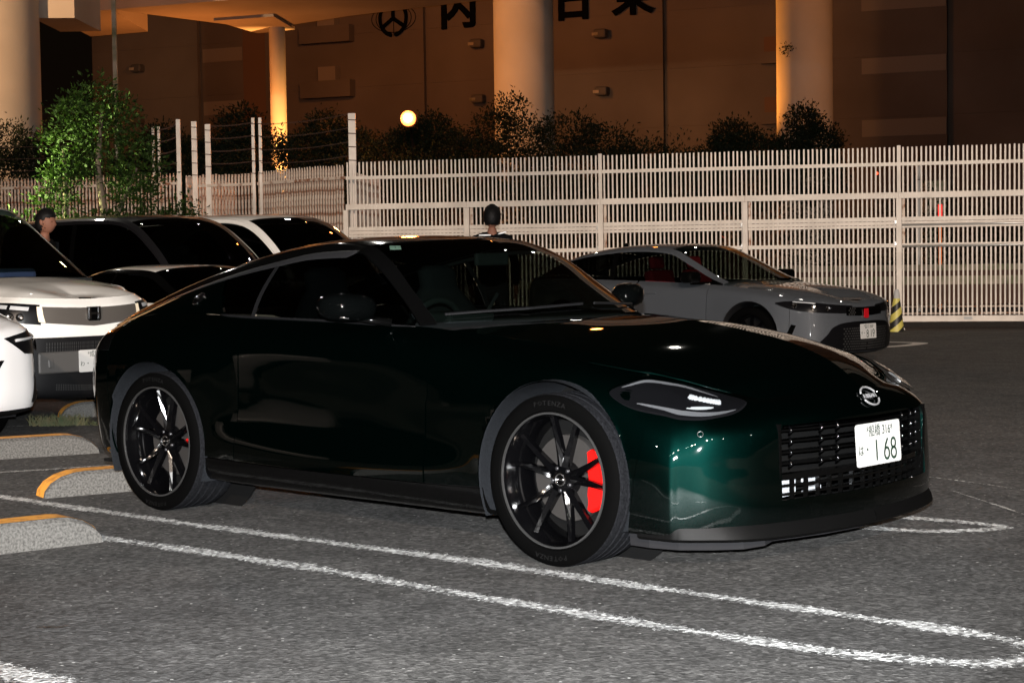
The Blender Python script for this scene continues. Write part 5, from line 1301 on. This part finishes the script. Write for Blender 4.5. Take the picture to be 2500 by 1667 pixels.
def suv_front(C):
    car, A, H, T, Cb, last = C; e = A.nc - 1
    for s in (-1, 1):
        gr = poly_patch('grille_band', A, ([(last + 2.0, 5.05), (e, 4.95)], [(last + 2.0, 6.05), (e, 6.15)]), s, .006, 'satin_band', car)
        b = poly_patch('headlight', A, ([(last - .3, 5.3), (last + .8, 5.0), (last + 2.1, 4.9)], [(last - .3, 6.0), (last + .8, 6.2), (last + 1.95, 6.2)]), s, .008, 'lamp_dark', car)
        for (u0, u1) in ((last + .3, last + .85), (last + .95, last + 1.6)):
            poly_patch('light_bar', A, ([(u0, 5.72), (u1, 5.72)], [(u0, 5.95), (u1, 5.95)]), s, .012, 'lamp_white', b, 2)
        for u in (last + 1.0, last + 1.35):
            p, n = surf(A, u, 5.3, s, .012); q = n.to_track_quat('Z', 'Y').to_matrix().to_4x4(); q.translation = p
            g = G(); g.lathe([(0, .0), (.018, .004), (.03, .012)], 10, 'z'); o = g.build('lamp_reflector', 'chrome', b); o.matrix_local = q
        poly_patch('indicator', A, ([(last + 2.0, 5.1), (last + 2.25, 5.05)], [(last + 1.85, 6.0), (last + 2.05, 6.0)]), s, .016, 'lamp_warm', b, 2)
        # mesh of the lower intakes: rows of small square openings with bright edges
        g = G()
        for (v0, v1, nr, ua) in ((3.25, 3.72, 3, last + 2.3), (1.5, 1.95, 3, last + 2.7)):
            for i in range(nr):
                for j in range(26):
                    u = ua + j * (e - ua) / 26; v = v0 + (v1 - v0) * i / nr
                    P = [surf(A, u + du * .045 * (e - last) / 5, v + dv * .13, s, .003)[0] for du, dv in ((0, 0), (1, 0), (1, 1), (0, 1))]; g.add([tuple(p) for p in P], [(0, 1, 2, 3)])
        g.build('intake_mesh', 'rim_edge', car, kind='stuff')
    g = G(); g.box((.90, 0, .475), (.03, 1.0, .16)); sk = g.build('skid_plate', 'satin_dark', car); bevel(sk, .03, 3)
    g = G(); g.box((.905, -.40, .47), (.035, .05, .065)); h_ = g.build('tow_cover', 'satin_dark', sk); bevel(h_, .008, 2)
    g = G(); g.prism([(-.06, .79), (-.055, .88), (.055, .88), (.06, .79), (.045, .775), (-.045, .775)], 'x', .885, .905); bd = g.build('badge', 'gloss_black', car, fix=True)
    g = G()
    for s in (-1, 1): g.box((.908, s * .042, .83), (.008, .016, .085))
    g.box((.908, 0, .83), (.008, .07, .014)); g.build('badge_mark', 'chrome', bd)
    number_plate(car, Matrix.Translation((.928, 0, .475)) @ Matrix.Rotation(R(90), 4, 'Z') @ Matrix.Rotation(R(90), 4, 'X'), '成田 500', 'わ', '16')
MT['satin_band'] = mat('grille_band_metal', (.16, .145, .13), .3, .6, .5)
MT['satin_dark'] = mat('skid_plate_grey', (.11, .105, .10), .4, .4)
MT['lamp_warm'] = mat('indicator_lens', (.8, .70, .52), .3)
suv_front(SUV)
g = G(); g.box((0, 0, 0), (.42, .36, .10)); o = g.build('blue_cloth', mat('blue_cloth', (.003, .012, .04), .9), SUV[0]); o.location = (-.72, .25, 1.12); bevel(o, .04, 3)
g = G(); g.box((0, 0, 0), (.12, .2, .26)); o = g.build('brown_box', mat('brown_card', (.10, .045, .02), .8), SUV[0]); o.location = (-.80, -.05, 1.16); bevel(o, .03, 3)

# ---------------------------------------------------------------- white crossover whose nose enters at the lower left
SP_X = dict(
    side=[(-3.1, .80, .30, 1.0, .08), (-2.7, .88, .24, 1.02, .10), (-2.0, .895, .22, 1.0, .10), (-1.2, .89, .22, .99, .10), (-.5, .89, .22, .97, .10), (0, .90, .22, .93, .13), (.32, .895, .23, .90, .15), (.55, .87, .22, .85, .16)],
    xr=-3.40, xf=.93, cowl=(-.25, 1.02), crown=.035,
    nose=[(-.12, .22), (-.04, .25), (.0, .32), (.01, .45), (.015, .57), (.01, .66), (-.02, .75), (-.12, .80)],
    tail=[(-.05, .3), (0, .35), (.02, .45), (.02, .6), (.02, .75), (.0, .9), (.0, 1.0), (-.05, 1.05)], sq=2.4,
    top=[(-3.25, 1.15, .66, 1.05, -.1), (-3.0, 1.35, .65, 1.30, -.05), (-2.6, 1.46, .645, 1.39, 0), (-2.0, 1.50, .65, 1.43, 0), (-1.45, 1.50, .655, 1.43, .05), (-1.12, 1.45, .665, 1.38, .18), (-.72, 1.24, .73, 1.165, .25), (-.30, 1.05, .80, .965, .25)],
    roof=(2.0, 5.0), bp=2.6, nv0=1.2)
CX = gen_car('white_crossover', SP_X, 'pearl white car cut off by the left edge, only its angular nose in view', 'car', (-4.22, 11.62, 0), paint_='pearl_paint', wheels=(0, -2.6), wr=.34, doors=((-.50, -1.50), (-1.52, -2.35)))
def cx_front(C):
    car, A, H, T, Cb, last = C; e = A.nc - 1
    for s in (-1, 1):
        b = poly_patch('headlight', A, ([(last - .45, 4.6), (last + .3, 4.2), (last + 1.5, 4.35)], [(last - .45, 5.3), (last + .4, 5.75), (last + 2.2, 5.5)]), s, .006, 'lamp_dark', car)
        g = G(); g.tube([surf(A, u, v, s, .012)[0] for u, v in catm([(last - .1, 5.45), (last + .7, 5.25), (last + 1.8, 5.25)], 4)], .010, 6); g.build('light_bar', 'lamp_white', b, smooth=True)
        p, n = surf(A, last + .55, 4.75, s, .012); q = n.to_track_quat('Z', 'Y').to_matrix().to_4x4(); q.translation = p
        g = G(); g.lathe([(0, .0), (.025, .004), (.038, .014)], 10, 'z'); o = g.build('lamp_reflector', 'chrome', b); o.matrix_local = q
        poly_patch('lamp_edge', A, ([(last - .55, 4.55), (last - .25, 4.35)], [(last - .55, 5.2), (last - .1, 5.55)]), s, .009, 'amber', b, 3)
        poly_patch('fog_recess', A, ([(last + .05, 1.3), (last + 1.2, 1.5)], [(last + .1, 3.3), (last + 1.05, 2.9)]), s, .006, 'trim_black', car)
        p, n = surf(A, last + .5, 1.75, s, .012); q = n.to_track_quat('Z', 'Y').to_matrix().to_4x4(); q.translation = p
        g = G(); g.lathe([(0, .006), (.03, .004), (.04, -.004)], 14, 'z'); o = g.build('fog_lamp', 'chrome', car); o.matrix_local = q
        poly_patch('grille', A, ([(last + 2.9, 2.6), (e, 2.4)], [(last + 2.3, 4.1), (e, 4.4)]), s, .006, 'lamp_dark', car)
cx_front(CX)

# ---------------------------------------------------------------- black minivan, white minivan, low white coupe behind
def van_spec(h, L_=4.7, w=.86, belt=1.05, noselen=.85, rim='rim_black'):
    xr = noselen - L_
    return dict(side=[(xr + .25, w - .05, .26, belt, .05), (xr + .6, w, .24, belt, .06), (-2.4, w, .22, belt, .06), (-1.4, w, .22, belt, .06), (-.5, w, .22, belt - .01, .07), (0, w, .22, belt - .03, .09), (.3, w - .01, .22, belt - .06, .10), (.5, w - .04, .21, belt - .10, .11)],
        xr=xr, xf=noselen, cowl=(.05, belt + .03), crown=.03,
        nose=[(-.10, .18), (-.03, .21), (.0, .30), (.01, .45), (.01, .6), (.0, .72), (-.02, belt - .22), (-.10, belt - .13)],
        tail=[(0, .3), (0, .35), (.0, .45), (.0, .6), (.0, .75), (.0, .9), (.0, 1.0), (-.02, belt)], sq=2.8,
        top=[(xr + .08, belt + .25, .72, belt + .05, -.02), (xr + .16, h - .16, .71, h - .24, -.02), (xr + .45, h - .03, .70, h - .11, 0), (-2.3, h, .70, h - .075, 0), (-1.5, h - .005, .70, h - .08, .05), (-1.05, h - .06, .70, h - .14, .18), (-.55, h - .33, .735, h - .42, .28), (-.10, belt + .06, .775, belt, .28)],
        roof=(2.0, 5.0), bp=2.9, rim=rim)
BV = gen_car('black_minivan', van_spec(1.86), 'black minivan with pale seat covers parked behind the white SUV', 'car', (-3.29, 20.96, -.10), paint_='black_paint', wheels=(0, -2.85), wr=.33, doors=((-.45, -1.40), (-1.42, -2.6)), glass_='dark_glass', ws='glass')
WV = gen_car('white_minivan', van_spec(1.90), 'white minivan with a black windscreen parked in front of the rusty palisade fence', 'car', (-2.14, 22.6, -.115), paint_='white_paint', wheels=(0, -2.8), wr=.33, doors=((-.45, -1.40), (-1.42, -2.6)), ws='dark_glass')
for s in (-1, 1):
    g = G(); g.box((-1.52, s * .37, 1.18), (.10, .44, .60), Matrix.Rotation(R(-12), 3, 'Y')); o = g.build('seat_cover', 'undertray', BV[0]); bevel(o, .05, 3)
SP_LOW = dict(
    side=[(-3.1, .74, .22, .86, .10), (-2.7, .80, .20, .89, .12), (-2.3, .83, .18, .89, .12), (-1.3, .82, .17, .86, .11), (-.6, .82, .17, .84, .12), (0, .835, .17, .79, .15), (.3, .82, .17, .75, .16), (.5, .79, .16, .71, .16)],
    xr=-3.3, xf=.85, cowl=(-.45, .88), crown=.03,
    nose=[(-.10, .16), (-.03, .19), (.0, .28), (.01, .38), (.01, .47), (.0, .54), (-.03, .60), (-.12, .64)],
    tail=[(0, .3), (0, .35), (.0, .4), (.0, .5), (.0, .6), (.0, .7), (.0, .78), (-.02, .84)], sq=2.3,
    top=[(-3.0, .93, .5, .90, -.1), (-2.7, 1.03, .52, .99, 0), (-2.3, 1.15, .55, 1.10, 0), (-1.9, 1.20, .565, 1.135, 0), (-1.6, 1.20, .57, 1.13, .05), (-1.30, 1.185, .585, 1.10, .17), (-1.0, 1.04, .63, .97, .25), (-.65, .90, .70, .85, .22)],
    roof=(2.0, 5.0), bp=2.9)
LC = gen_car('low_white_coupe', SP_LOW, 'low white coupe with an arched roof edge and black windscreen, beside the SUV', 'car', (-1.98, 16.05, -.04), paint_='white_paint', wheels=(0, -2.4), wr=.30, doors=((-.6, -1.7),), glass_='dark_glass', ws='dark_glass', railm='gloss_black')

# a silver hatchback in the next bay, outside the frame: it is what the coupe's flank mirrors
OUT = gen_car('silver_car', SP_X, 'silver car parked outside the left edge, seen only as a reflection', 'car', (-10.2, 8.9, 0), paint_='silver_paint', wheels=(0, -2.6), wr=.33, doors=((-.50, -1.50), (-1.52, -2.35)))

# ================================================================== TREES AND HEDGE
def leafmat(name, c0, c1, tr=.25):
    m = bpy.data.materials.new(name); m.use_nodes = True; nt = m.node_tree; b = nt.nodes['Principled BSDF']; o = nt.nodes['Material Output']
    b.inputs['Roughness'].default_value = .7; b.inputs['Specular IOR Level'].default_value = .15
    gi = N(m, 'ShaderNodeNewGeometry'); cr = N(m, 'ShaderNodeValToRGB'); e = cr.color_ramp.elements; e[0].color = (*c0, 1); e[1].color = (*c1, 1)
    L(m, gi, 'Random Per Island', cr, 'Fac'); L(m, cr, 'Color', b, 'Base Color')
    t = N(m, 'ShaderNodeBsdfTranslucent'); L(m, cr, 'Color', t, 'Color'); mx = N(m, 'ShaderNodeMixShader'); mx.inputs[0].default_value = tr
    nt.links.new(b.outputs[0], mx.inputs[1]); nt.links.new(t.outputs[0], mx.inputs[2]); nt.links.new(mx.outputs[0], o.inputs[0]); return m
MT['leaf_green'] = leafmat('leaf_green', (.005, .015, .0015), (.020, .040, .005))
MT['leaf_dark'] = leafmat('leaf_dark', (.0015, .004, .001), (.005, .009, .002))
MT['bark'] = mat('bark', (.09, .07, .05), .9)
def foliage(name, blobs, n, ls, m, parent, seed, shell=.5):
    """blobs: (x, y, z, rx, ry, rz); leaves gathered in twigs"""
    rn = np.random.RandomState(seed); vol = np.array([b[3] * b[4] * b[5] for b in blobs]) ** .8; pr = vol / vol.sum()
    nt_ = n // 7; bi = rn.choice(len(blobs), nt_, p=pr); B = np.array(blobs)[bi]
    d = rn.normal(size=(nt_, 3)); d /= np.linalg.norm(d, axis=1, keepdims=True); r = rn.uniform(shell, 1.06, (nt_, 1)) ** .6
    r = r * (1 + .12 * np.sin(d[:, :1] * 7 + bi[:, None]) + .10 * np.sin(d[:, 2:] * 9 + 2 * bi[:, None]))
    C = B[:, :3] + d * r * B[:, 3:]
    C = np.repeat(C, 7, axis=0); D = np.repeat(d, 7, axis=0); k = len(C)
    P = C + rn.normal(size=(k, 3)) * ls * 1.1
    ax = D + rn.normal(size=(k, 3)) * .8; ax[:, 2] += .2; ax /= np.linalg.norm(ax, axis=1, keepdims=True)
    nn = rn.normal(size=(k, 3)); w_ = np.cross(ax, nn); w_ /= np.linalg.norm(w_, axis=1, keepdims=True)
    s = ls * rn.uniform(.6, 1.3, (k, 1)); up = np.cross(w_, ax) * .12
    V = np.stack([P, P + ax * s * .5 + w_ * s * .22 + up * s, P + ax * s, P + ax * s * .5 - w_ * s * .22 + up * s], 1).reshape(-1, 3)
    me = bpy.data.meshes.new(name); me.vertices.add(len(V)); me.vertices.foreach_set('co', V.ravel().astype(np.float32))
    F = np.arange(k * 4, dtype=np.int32); me.loops.add(k * 4); me.loops.foreach_set('vertex_index', F); me.polygons.add(k); me.polygons.foreach_set('loop_start', np.arange(0, k * 4, 4, dtype=np.int32)); me.polygons.foreach_set('loop_total', np.full(k, 4, np.int32)); me.update()
    me.materials.append(MT[m]); o = bpy.data.objects.new(name, me); COL.objects.link(o); o.parent = parent; return o
def tree(name, label, x, y, z0, blobs, n, ls, m, seed, trunks, cat='tree'):
    t = empty(name, (x, y, z0)); tag(t, label, cat)
    foliage('crown', [(b[0] - x, b[1] - y, b[2] - z0, b[3], b[4], b[5]) for b in blobs], n, ls, m, t, seed)
    g = G()
    for tr in trunks: g.tube([(p[0] - x, p[1] - y, p[2] - z0) for p in tr[0]], tr[1], 7)
    g.build('trunk', 'bark', t, smooth=True)
    return t
# the lit evergreen behind the parked vans
tx, ty = -6.35, 27.4
tree('evergreen_tree', 'glossy-leaved evergreen tree lit bright green on its left side, behind the parked vans', tx, ty, -.2,
     [(-6.30, 27.4, 3.68, .34, .3, .24), (-6.62, 27.3, 3.42, .26, .3, .24), (-5.95, 27.4, 3.42, .28, .3, .26), (-6.3, 27.4, 3.1, .34, .4, .26), (-6.85, 27.2, 2.98, .20, .25, .24), (-5.7, 27.4, 2.95, .30, .3, .22), (-6.6, 27.2, 2.62, .30, .35, .22), (-5.55, 27.4, 2.55, .24, .3, .2), (-6.9, 27.1, 2.42, .18, .3, .2),
      (-6.85, 27.1, 2.12, .28, .35, .22), (-6.05, 27.4, 2.55, .22, .3, .18), (-5.75, 27.4, 2.2, .34, .4, .24), (-4.95, 27.3, 1.85, .28, .3, .2), (-6.7, 27.1, 1.62, .30, .4, .22), (-7.28, 27.0, 1.75, .26, .3, .15), (-6.05, 27.1, 1.62, .40, .5, .26), (-5.4, 27.2, 1.62, .34, .5, .24), (-6.9, 27.0, 1.22, .45, .5, .25), (-6.2, 27.0, 1.15, .55, .5, .3), (-5.4, 27.2, 1.15, .5, .4, .3), (-6.6, 27, .7, .9, .6, .4), (-5.6, 27.1, .7, .9, .6, .4), (-6.2, 27, .25, 1.1, .6, .3)],
     24000, .080, 'leaf_green', 5, [([(-6.8, 27.4, -.3), (-6.78, 27.35, 1.2), (-6.78, 27.3, 2.9)], [.05, .045, .03]), ([(-6.2, 27.4, -.3), (-6.15, 27.4, 1.4), (-6.3, 27.4, 2.6), (-6.2, 27.4, 3.6)], [.09, .07, .05, .02]), ([(-6.2, 27.4, 1.5), (-5.7, 27.4, 2.6)], [.05, .02])])
# dark trees and shrubs along the road beyond the fence
HT = [('leafy_tree', 'dark bushy tree with an uneven top in front of the central pier', .0, 44, [(-.35, 44, 4.2, .55, .4, .5), (.05, 44, 4.7, .38, .3, .36), (.5, 44, 4.0, .6, .4, .45), (-.9, 44, 3.6, .7, .5, .45), (.0, 44, 3.2, 1.0, .6, .6), (.1, 44, 2.2, 1.2, .7, .8)]),
      ('leafy_tree', 'broad dark tree right of the central pier', 1.75, 44.5, [(1.5, 44.5, 4.1, .85, .6, .45), (2.3, 44.5, 3.9, .75, .5, .42), (1.8, 44.5, 3.2, 1.3, .7, .7), (2.8, 44.6, 3.3, .7, .5, .5), (1.9, 44.5, 2.2, 1.4, .8, .9)]),
      ('leafy_tree', 'low dark tree tapering away right of the broad one', 3.9, 45, [(3.4, 45, 3.5, .8, .6, .42), (4.3, 45, 3.25, .7, .5, .36), (3.8, 45, 2.6, 1.3, .7, .7), (3.8, 45, 1.8, 1.4, .8, .7)]),
      ('leafy_tree', 'dark round tree left of the right-hand pier', 5.9, 46.4, [(5.8, 46.4, 4.05, .55, .5, .45), (6.3, 46.4, 3.7, .75, .5, .5), (5.5, 46.4, 3.5, .7, .5, .45), (6.0, 46.4, 2.8, 1.1, .6, .7)]),
      ('leafy_tree', 'feathery dark tree in front of the right-hand pier', 7.6, 46.8, [(7.7, 46.8, 4.5, .42, .4, .36), (8.1, 46.8, 3.9, .55, .4, .5), (7.3, 46.8, 3.7, .6, .4, .45), (7.9, 46.8, 3.0, .9, .5, .6)]),
      ('leafy_tree', 'dark tree screening the foot of the glowing orange column', -6.6, 43.4, [(-6.5, 43.4, 4.35, .5, .4, .42), (-6.2, 43.4, 3.8, .8, .5, .5), (-7.1, 43.4, 3.6, .7, .5, .45), (-6.5, 43.4, 2.8, 1.1, .6, .6)]),
      ('leafy_tree', 'dark tree left of the orange column, above the tall posts', -8.3, 43, [(-8.3, 43, 3.9, .6, .5, .42), (-7.8, 43, 3.5, .7, .5, .45), (-8.9, 43, 3.3, .7, .5, .4), (-8.3, 43, 2.6, 1.2, .6, .6)]),
      ('leafy_tree', 'dark tree under the sodium lamp, on its left', -4.3, 43.2, [(-4.4, 43.2, 4.2, .5, .4, .36), (-4.9, 43.2, 3.7, .6, .5, .45), (-3.8, 43.2, 3.8, .6, .5, .45), (-4.4, 43.2, 2.9, 1.2, .6, .6)]),
      ('leafy_tree', 'dark tree under the sodium lamp, on its right', -2.2, 43.6, [(-1.9, 43.6, 4.1, .6, .5, .4), (-2.6, 43.6, 3.75, .6, .5, .42), (-1.4, 43.6, 3.7, .5, .4, .4), (-2.1, 43.6, 2.9, 1.2, .6, .6)]),
      ('leafy_tree', 'dark shrub in front of the left-hand pier', -12.2, 44, [(-12.4, 44, 4.0, .9, .5, .5), (-11.6, 44, 3.7, .6, .5, .5), (-13.2, 44, 3.9, .6, .5, .5), (-12.2, 44, 2.9, 1.5, .6, .8)])]
for i, (nm, lb, x, y, bl) in enumerate(HT):
    tree(nm, lb, x, y, -.4, bl, 13000, .095, 'leaf_dark', 20 + i, [([(x, y, -.4), (x + .1, y, 1.5), (x, y, 3.2)], [.09, .07, .03])])
hb = [(x, 42.3 + .3 * math.sin(x * 2), 1.6 + .35 * math.sin(x * 1.7) + (.45 if x < 4.5 else 0), .9, .5, 1.5) for x in np.arange(-13.5, 5.0, .8)]
o = foliage('hedge', hb, 60000, .09, 'leaf_dark', None, 77, .3); tag(o, 'long dark hedge filling the gaps behind the fence', 'hedge', kind='stuff')
hb = [(x, 45.5, 1.2 + .3 * math.sin(x * 1.3), 1.0, .6, 1.3) for x in np.arange(4.5, 17, 1.0)]
o = foliage('hedge', hb, 26000, .09, 'leaf_dark', None, 78, .3); tag(o, 'lower dark roadside shrubbery at the right behind the gate', 'hedge', kind='stuff')
# bent sapling on the far wall and twigs on the pier
g = G(); g.tube([(17.6, 79.5, 3.5), (18.2, 79.6, 5.2), (18.8, 79.8, 6.6), (20.2, 79.5, 6.1), (22, 79, 5.6)], [.13, .10, .07, .04, .03], 6); tag(g.build('bare_sapling', 'bark', None, smooth=True), 'bent leafless sapling against the warehouse wall at the right', 'sapling')
o = foliage('epiphyte', [(8.62, 55.2, 7.3, .14, .10, .10)], 110, .08, 'leaf_dark', None, 5, .1); tag(o, 'small weed growing out of the right-hand pier', 'plant', kind='stuff')

# ================================================================== PEOPLE
MT['skin'] = mat('skin', (.17, .075, .048), .6, spec=.2); MT['hair'] = mat('hair', (.003, .0028, .0028), .6, spec=.15); MT['black_cloth'] = mat('black_cloth', (.003, .0035, .004), .9, spec=.05); MT['jeans'] = mat('dark_trousers', (.02, .022, .03), .9)
MT['reflective'] = mat('reflective_tape', (.85, .87, .88), .4)
def skinmesh(name, verts, edges, radii, m, parent, root=0, sub=2):
    me = bpy.data.meshes.new(name); me.from_pydata(verts, edges, []); me.materials.append(MT[m]); o = bpy.data.objects.new(name, me); COL.objects.link(o); o.parent = parent
    md = o.modifiers.new('skin', 'SKIN'); md.use_smooth_shade = True
    for i, r in enumerate(radii): me.skin_vertices[0].data[i].radius = (r, r * .85) if not hasattr(r, '__len__') else r
    me.skin_vertices[0].data[root].use_root = True
    s = o.modifiers.new('sub', 'SUBSURF'); s.levels = sub; s.render_levels = sub
    dg = bpy.context.evaluated_depsgraph_get(); dg.update(); m2 = bpy.data.meshes.new_from_object(o.evaluated_get(dg)); o.modifiers.clear(); o.data = m2
    return o
def person(label, x, y, face, h=1.72, hs=1.0, top='black_cloth', hair_long=False, stripes=False, head_turn=0.0):
    k = h / 1.72; p = empty('person', (x, y, gz(x, y)), face); tag(p, label, 'person')
    # local: +x is where the body faces, y left
    V = [(0, 0, .95), (0, 0, 1.15), (.01, 0, 1.36), (0, 0, 1.46), (.015, 0, 1.53)]; Rr = [(.12, .15), (.10, .13), (.075, .09), (.048, .05), (.052, .055)]; E_ = [(0, 1), (1, 2), (2, 3), (3, 4)]
    for s in (-1, 1):
        b = len(V); V += [(0, s * .165, 1.37), (-.02, s * .235, 1.13), (.05, s * .24, .89), (.075, s * .235, .80)]; Rr += [.045, .042, .033, .036]; E_ += [(2, b), (b, b + 1), (b + 1, b + 2), (b + 2, b + 3)]
        b = len(V); V += [(0, s * .095, .86), (.02, s * .105, .48), (-.01, s * .11, .09), (.12, s * .12, .04)]; Rr += [.088, .060, .042, .036]; E_ += [(0, b), (b, b + 1), (b + 1, b + 2), (b + 2, b + 3)]
    V = [(a * k, b_ * k, c * k) for a, b_, c in V]
    body = skinmesh('body', V, E_, Rr, 'skin', p)
    for s in (-1, 1):                                                # fingers
        g = G()
        for f_ in range(4): g.tube([((.055 + .018 * f_) * k, s * .237 * k, .79 * k), ((.062 + .018 * f_) * k, s * .235 * k, (.745 - .006 * abs(f_ - 1.5)) * k), ((.060 + .017 * f_) * k, s * .222 * k, (.712 - .008 * abs(f_ - 1.5)) * k)], [.0095, .009, .007], 6)
        g.tube([(.095 * k, s * .225 * k, .82 * k), (.120 * k, s * .215 * k, .785 * k), (.125 * k, s * .208 * k, .76 * k)], [.011, .010, .008], 6); g.build('hand', 'skin', body, smooth=True, kind='stuff')
    # head: egg with brow, nose, chin, ears
    n = 28; mm = 20; HV = []; HF = []
    for i in range(mm + 1):
        th = math.pi * i / mm
        for j in range(n):
            ph = 2 * math.pi * j / n; dx, dy, dz = math.sin(th) * math.cos(ph), math.sin(th) * math.sin(ph), math.cos(th)
            r_x = .098; r = Vector((dx * r_x, dy * .075, dz * .118))
            if dz < 0: r.x += .012 * (-dz) * (1 if dx > 0 else -.6); r.y *= 1 + .18 * dz
            fr = max(0, dx) ** 3
            r.x += fr * (.020 * math.exp(-((dz + .12) / .16) ** 2) * math.exp(-(dy / .16) ** 2) * 1.3 + .006 * math.exp(-((dz - .18) / .08) ** 2) - .008 * math.exp(-((dz - .06) / .07) ** 2) * math.exp(-((abs(dy) - .38) / .2) ** 2) + .007 * math.exp(-((dz + .46) / .08) ** 2) * math.exp(-(dy / .3) ** 2) + .008 * math.exp(-((dz + .82) / .12) ** 2))
            HV.append((r.x, r.y, r.z))
    for i in range(mm):
        for j in range(n): HF.append((i * n + j, i * n + (j + 1) % n, (i + 1) * n + (j + 1) % n, (i + 1) * n + j))
    hd = mk('head', HV, HF, 'skin', p); hd.location = (.025 * k, 0, 1.615 * k); hd.rotation_euler = (0, R(6), head_turn); hd.scale = (hs, hs * 1.12, hs)
    HV2 = []; HF2 = []
    for i in range(mm + 1):
        th = math.pi * i / mm
        for j in range(n):
            ph = 2 * math.pi * j / n; dx, dy, dz = math.sin(th) * math.cos(ph), math.sin(th) * math.sin(ph), math.cos(th)
            keep = (dz > .42) or (dx < -.15 and dz > -.80) or (abs(dx) < .35 and dz > .05) or (dx > 0 and dz > .5)
            sc_ = 1.10 if keep else .90; e_ = .004 * math.sin(j * 2.3 + i * 1.7) + .005 * math.sin(j * 5.1 - i * 3.3)
            HV2.append((dx * (.102 * sc_ + e_) - .004, dy * (.080 * sc_ + e_), dz * (.124 * sc_ + e_) + .006))
    for i in range(mm):
        for j in range(n): HF2.append((i * n + j, i * n + (j + 1) % n, (i + 1) * n + (j + 1) % n, (i + 1) * n + j))
    mk('hair', HV2, HF2, 'hair', hd)
    for s in (-1, 1):
        g = G(); g.lathe([(0, .008), (.018, .010), (.024, .0)], 12, 'y'); e_ = g.build('ear', 'skin', hd, smooth=True); e_.location = (-.006, s * .074, -.005); e_.rotation_euler = (0, R(-10), R(-18) * s); e_.scale = (.8, s, 1.35)
        g = G(); g.lathe([(0, .003), (.006, .001), (.008, -.002)], 10, 'x'); y_ = g.build('eye', 'hair', hd, smooth=True); y_.location = (.088, s * .030, .012)
    cut = lambda vs, es, rs, nm, m_: skinmesh(nm, [(a * k, b_ * k, c * k) for a, b_, c in vs], es, rs, m_, p)
    jv = [(0, 0, .84), (0, 0, 1.15), (.01, 0, 1.37), (.0, 0, 1.475)]; jr = [(.145, .175), (.13, .16), (.12, .155), (.060, .065)]; je = [(0, 1), (1, 2), (2, 3)]
    for s in (-1, 1): b = len(jv); jv += [(0, s * .178, 1.385), (-.02, s * .238, 1.13), (.045, s * .245, .90)]; jr += [.066, .058, .046]; je += [(2, b), (b, b + 1), (b + 1, b + 2)]
    cut(jv, je, jr, 'jacket', top)
    jv = [(0, 0, .98), (0, 0, .90)]; jr = [(.135, .17), (.12, .16)]; je = [(0, 1)]
    for s in (-1, 1): b = len(jv); jv += [(0, s * .10, .82), (.02, s * .108, .48), (0, s * .11, .12)]; jr += [.105, .078, .062]; je += [(1, b), (b, b + 1), (b + 1, b + 2)]
    cut(jv, je, jr, 'trousers', 'jeans')
    for s in (-1, 1): g = G(); g.box((.055 * k, s * .115 * k, .04), (.28, .10, .08)); o = g.build('shoe', 'black_cloth', p); bevel(o, .03, 3)
    if stripes:
        for (a, b_, zz, dz) in ((-.12, .0, 1.43, 0), (.08, .16, 1.44, .02)):
            g = G(); g.tube([(-.130 * k, -a * k, zz * k), (-.132 * k, -(a + b_) / 2 * k, (zz + dz * .5) * k), (-.120 * k, -b_ * k, (zz + dz) * k)], .009, 5); g.build('reflective_strip', 'reflective', p, smooth=True)
    return p
person('black-haired man in profile walking behind the white SUV, only his head in view', -4.76, 18.25, R(-8), 1.78, 1.0, 'black_cloth', head_turn=R(-8))
person('person in a black jacket with reflective strips, seen from behind near the gate', -.20, 19.5, R(84), 1.80, 1.0, 'black_cloth', stripes=True)

# ================================================================== STREET LAMPS BEYOND THE FENCE (their own light), PIER AND TREE LIGHTS, ADDED FILLS
SOD = (1.0, .28, .05)
lamp('sodium_flood_light', 'POINT', (-2.31, 40.75, 4.33), 260, SOD, .18)
lamp('sodium_column_light', 'SPOT', (-7.2, 62.6, 1.6), 7500, (1, .40, .09), .1, (-8.25, 64.6, 5.0), R(40), .8)
for (x, y, z, p) in ((-11, 63, 5.5, 420), (-6.5, 73, 13.5, 1700), (10, 66, 15, 150), (-24, 62, 12, 1500), (-15, 52, 13.5, 420), (2, 47, 14, 60)):
    lamp('sodium_street_light', 'POINT', (x, y, z), p, SOD, .2)
lamp('orange_pier_spot', 'SPOT', (-7, 47, 8), 3000, (1, .36, .09), .15, (0, 56, 6), R(50), .6)
lamp('orange_pier_spot', 'SPOT', (5.0, 58.0, 3.0), 2600, (1, .34, .05), .1, (8.6, 56.4, 8), R(60), .7)
lamp('orange_pier_spot', 'SPOT', (13, 45, 7), 900, (1, .33, .07), .1, (9.25, 56, 7), R(40), .7)  # added to bring orange onto the right pier's front
lamp('left_pier_fill', 'SPOT', (-17, 36, 9), 8500, (1, .56, .27), .15, (-14.5, 50, 5), R(60), .7)  # added fill that brightens the left pier's near face
lamp('tree_side_light', 'SPOT', (-10.2, 26.2, 0.35), 7500, (.90, 1.0, .42), .1, (-7.2, 27.1, 2.25), R(26), .9)  # unseen lamp inferred from the tree's lit left side
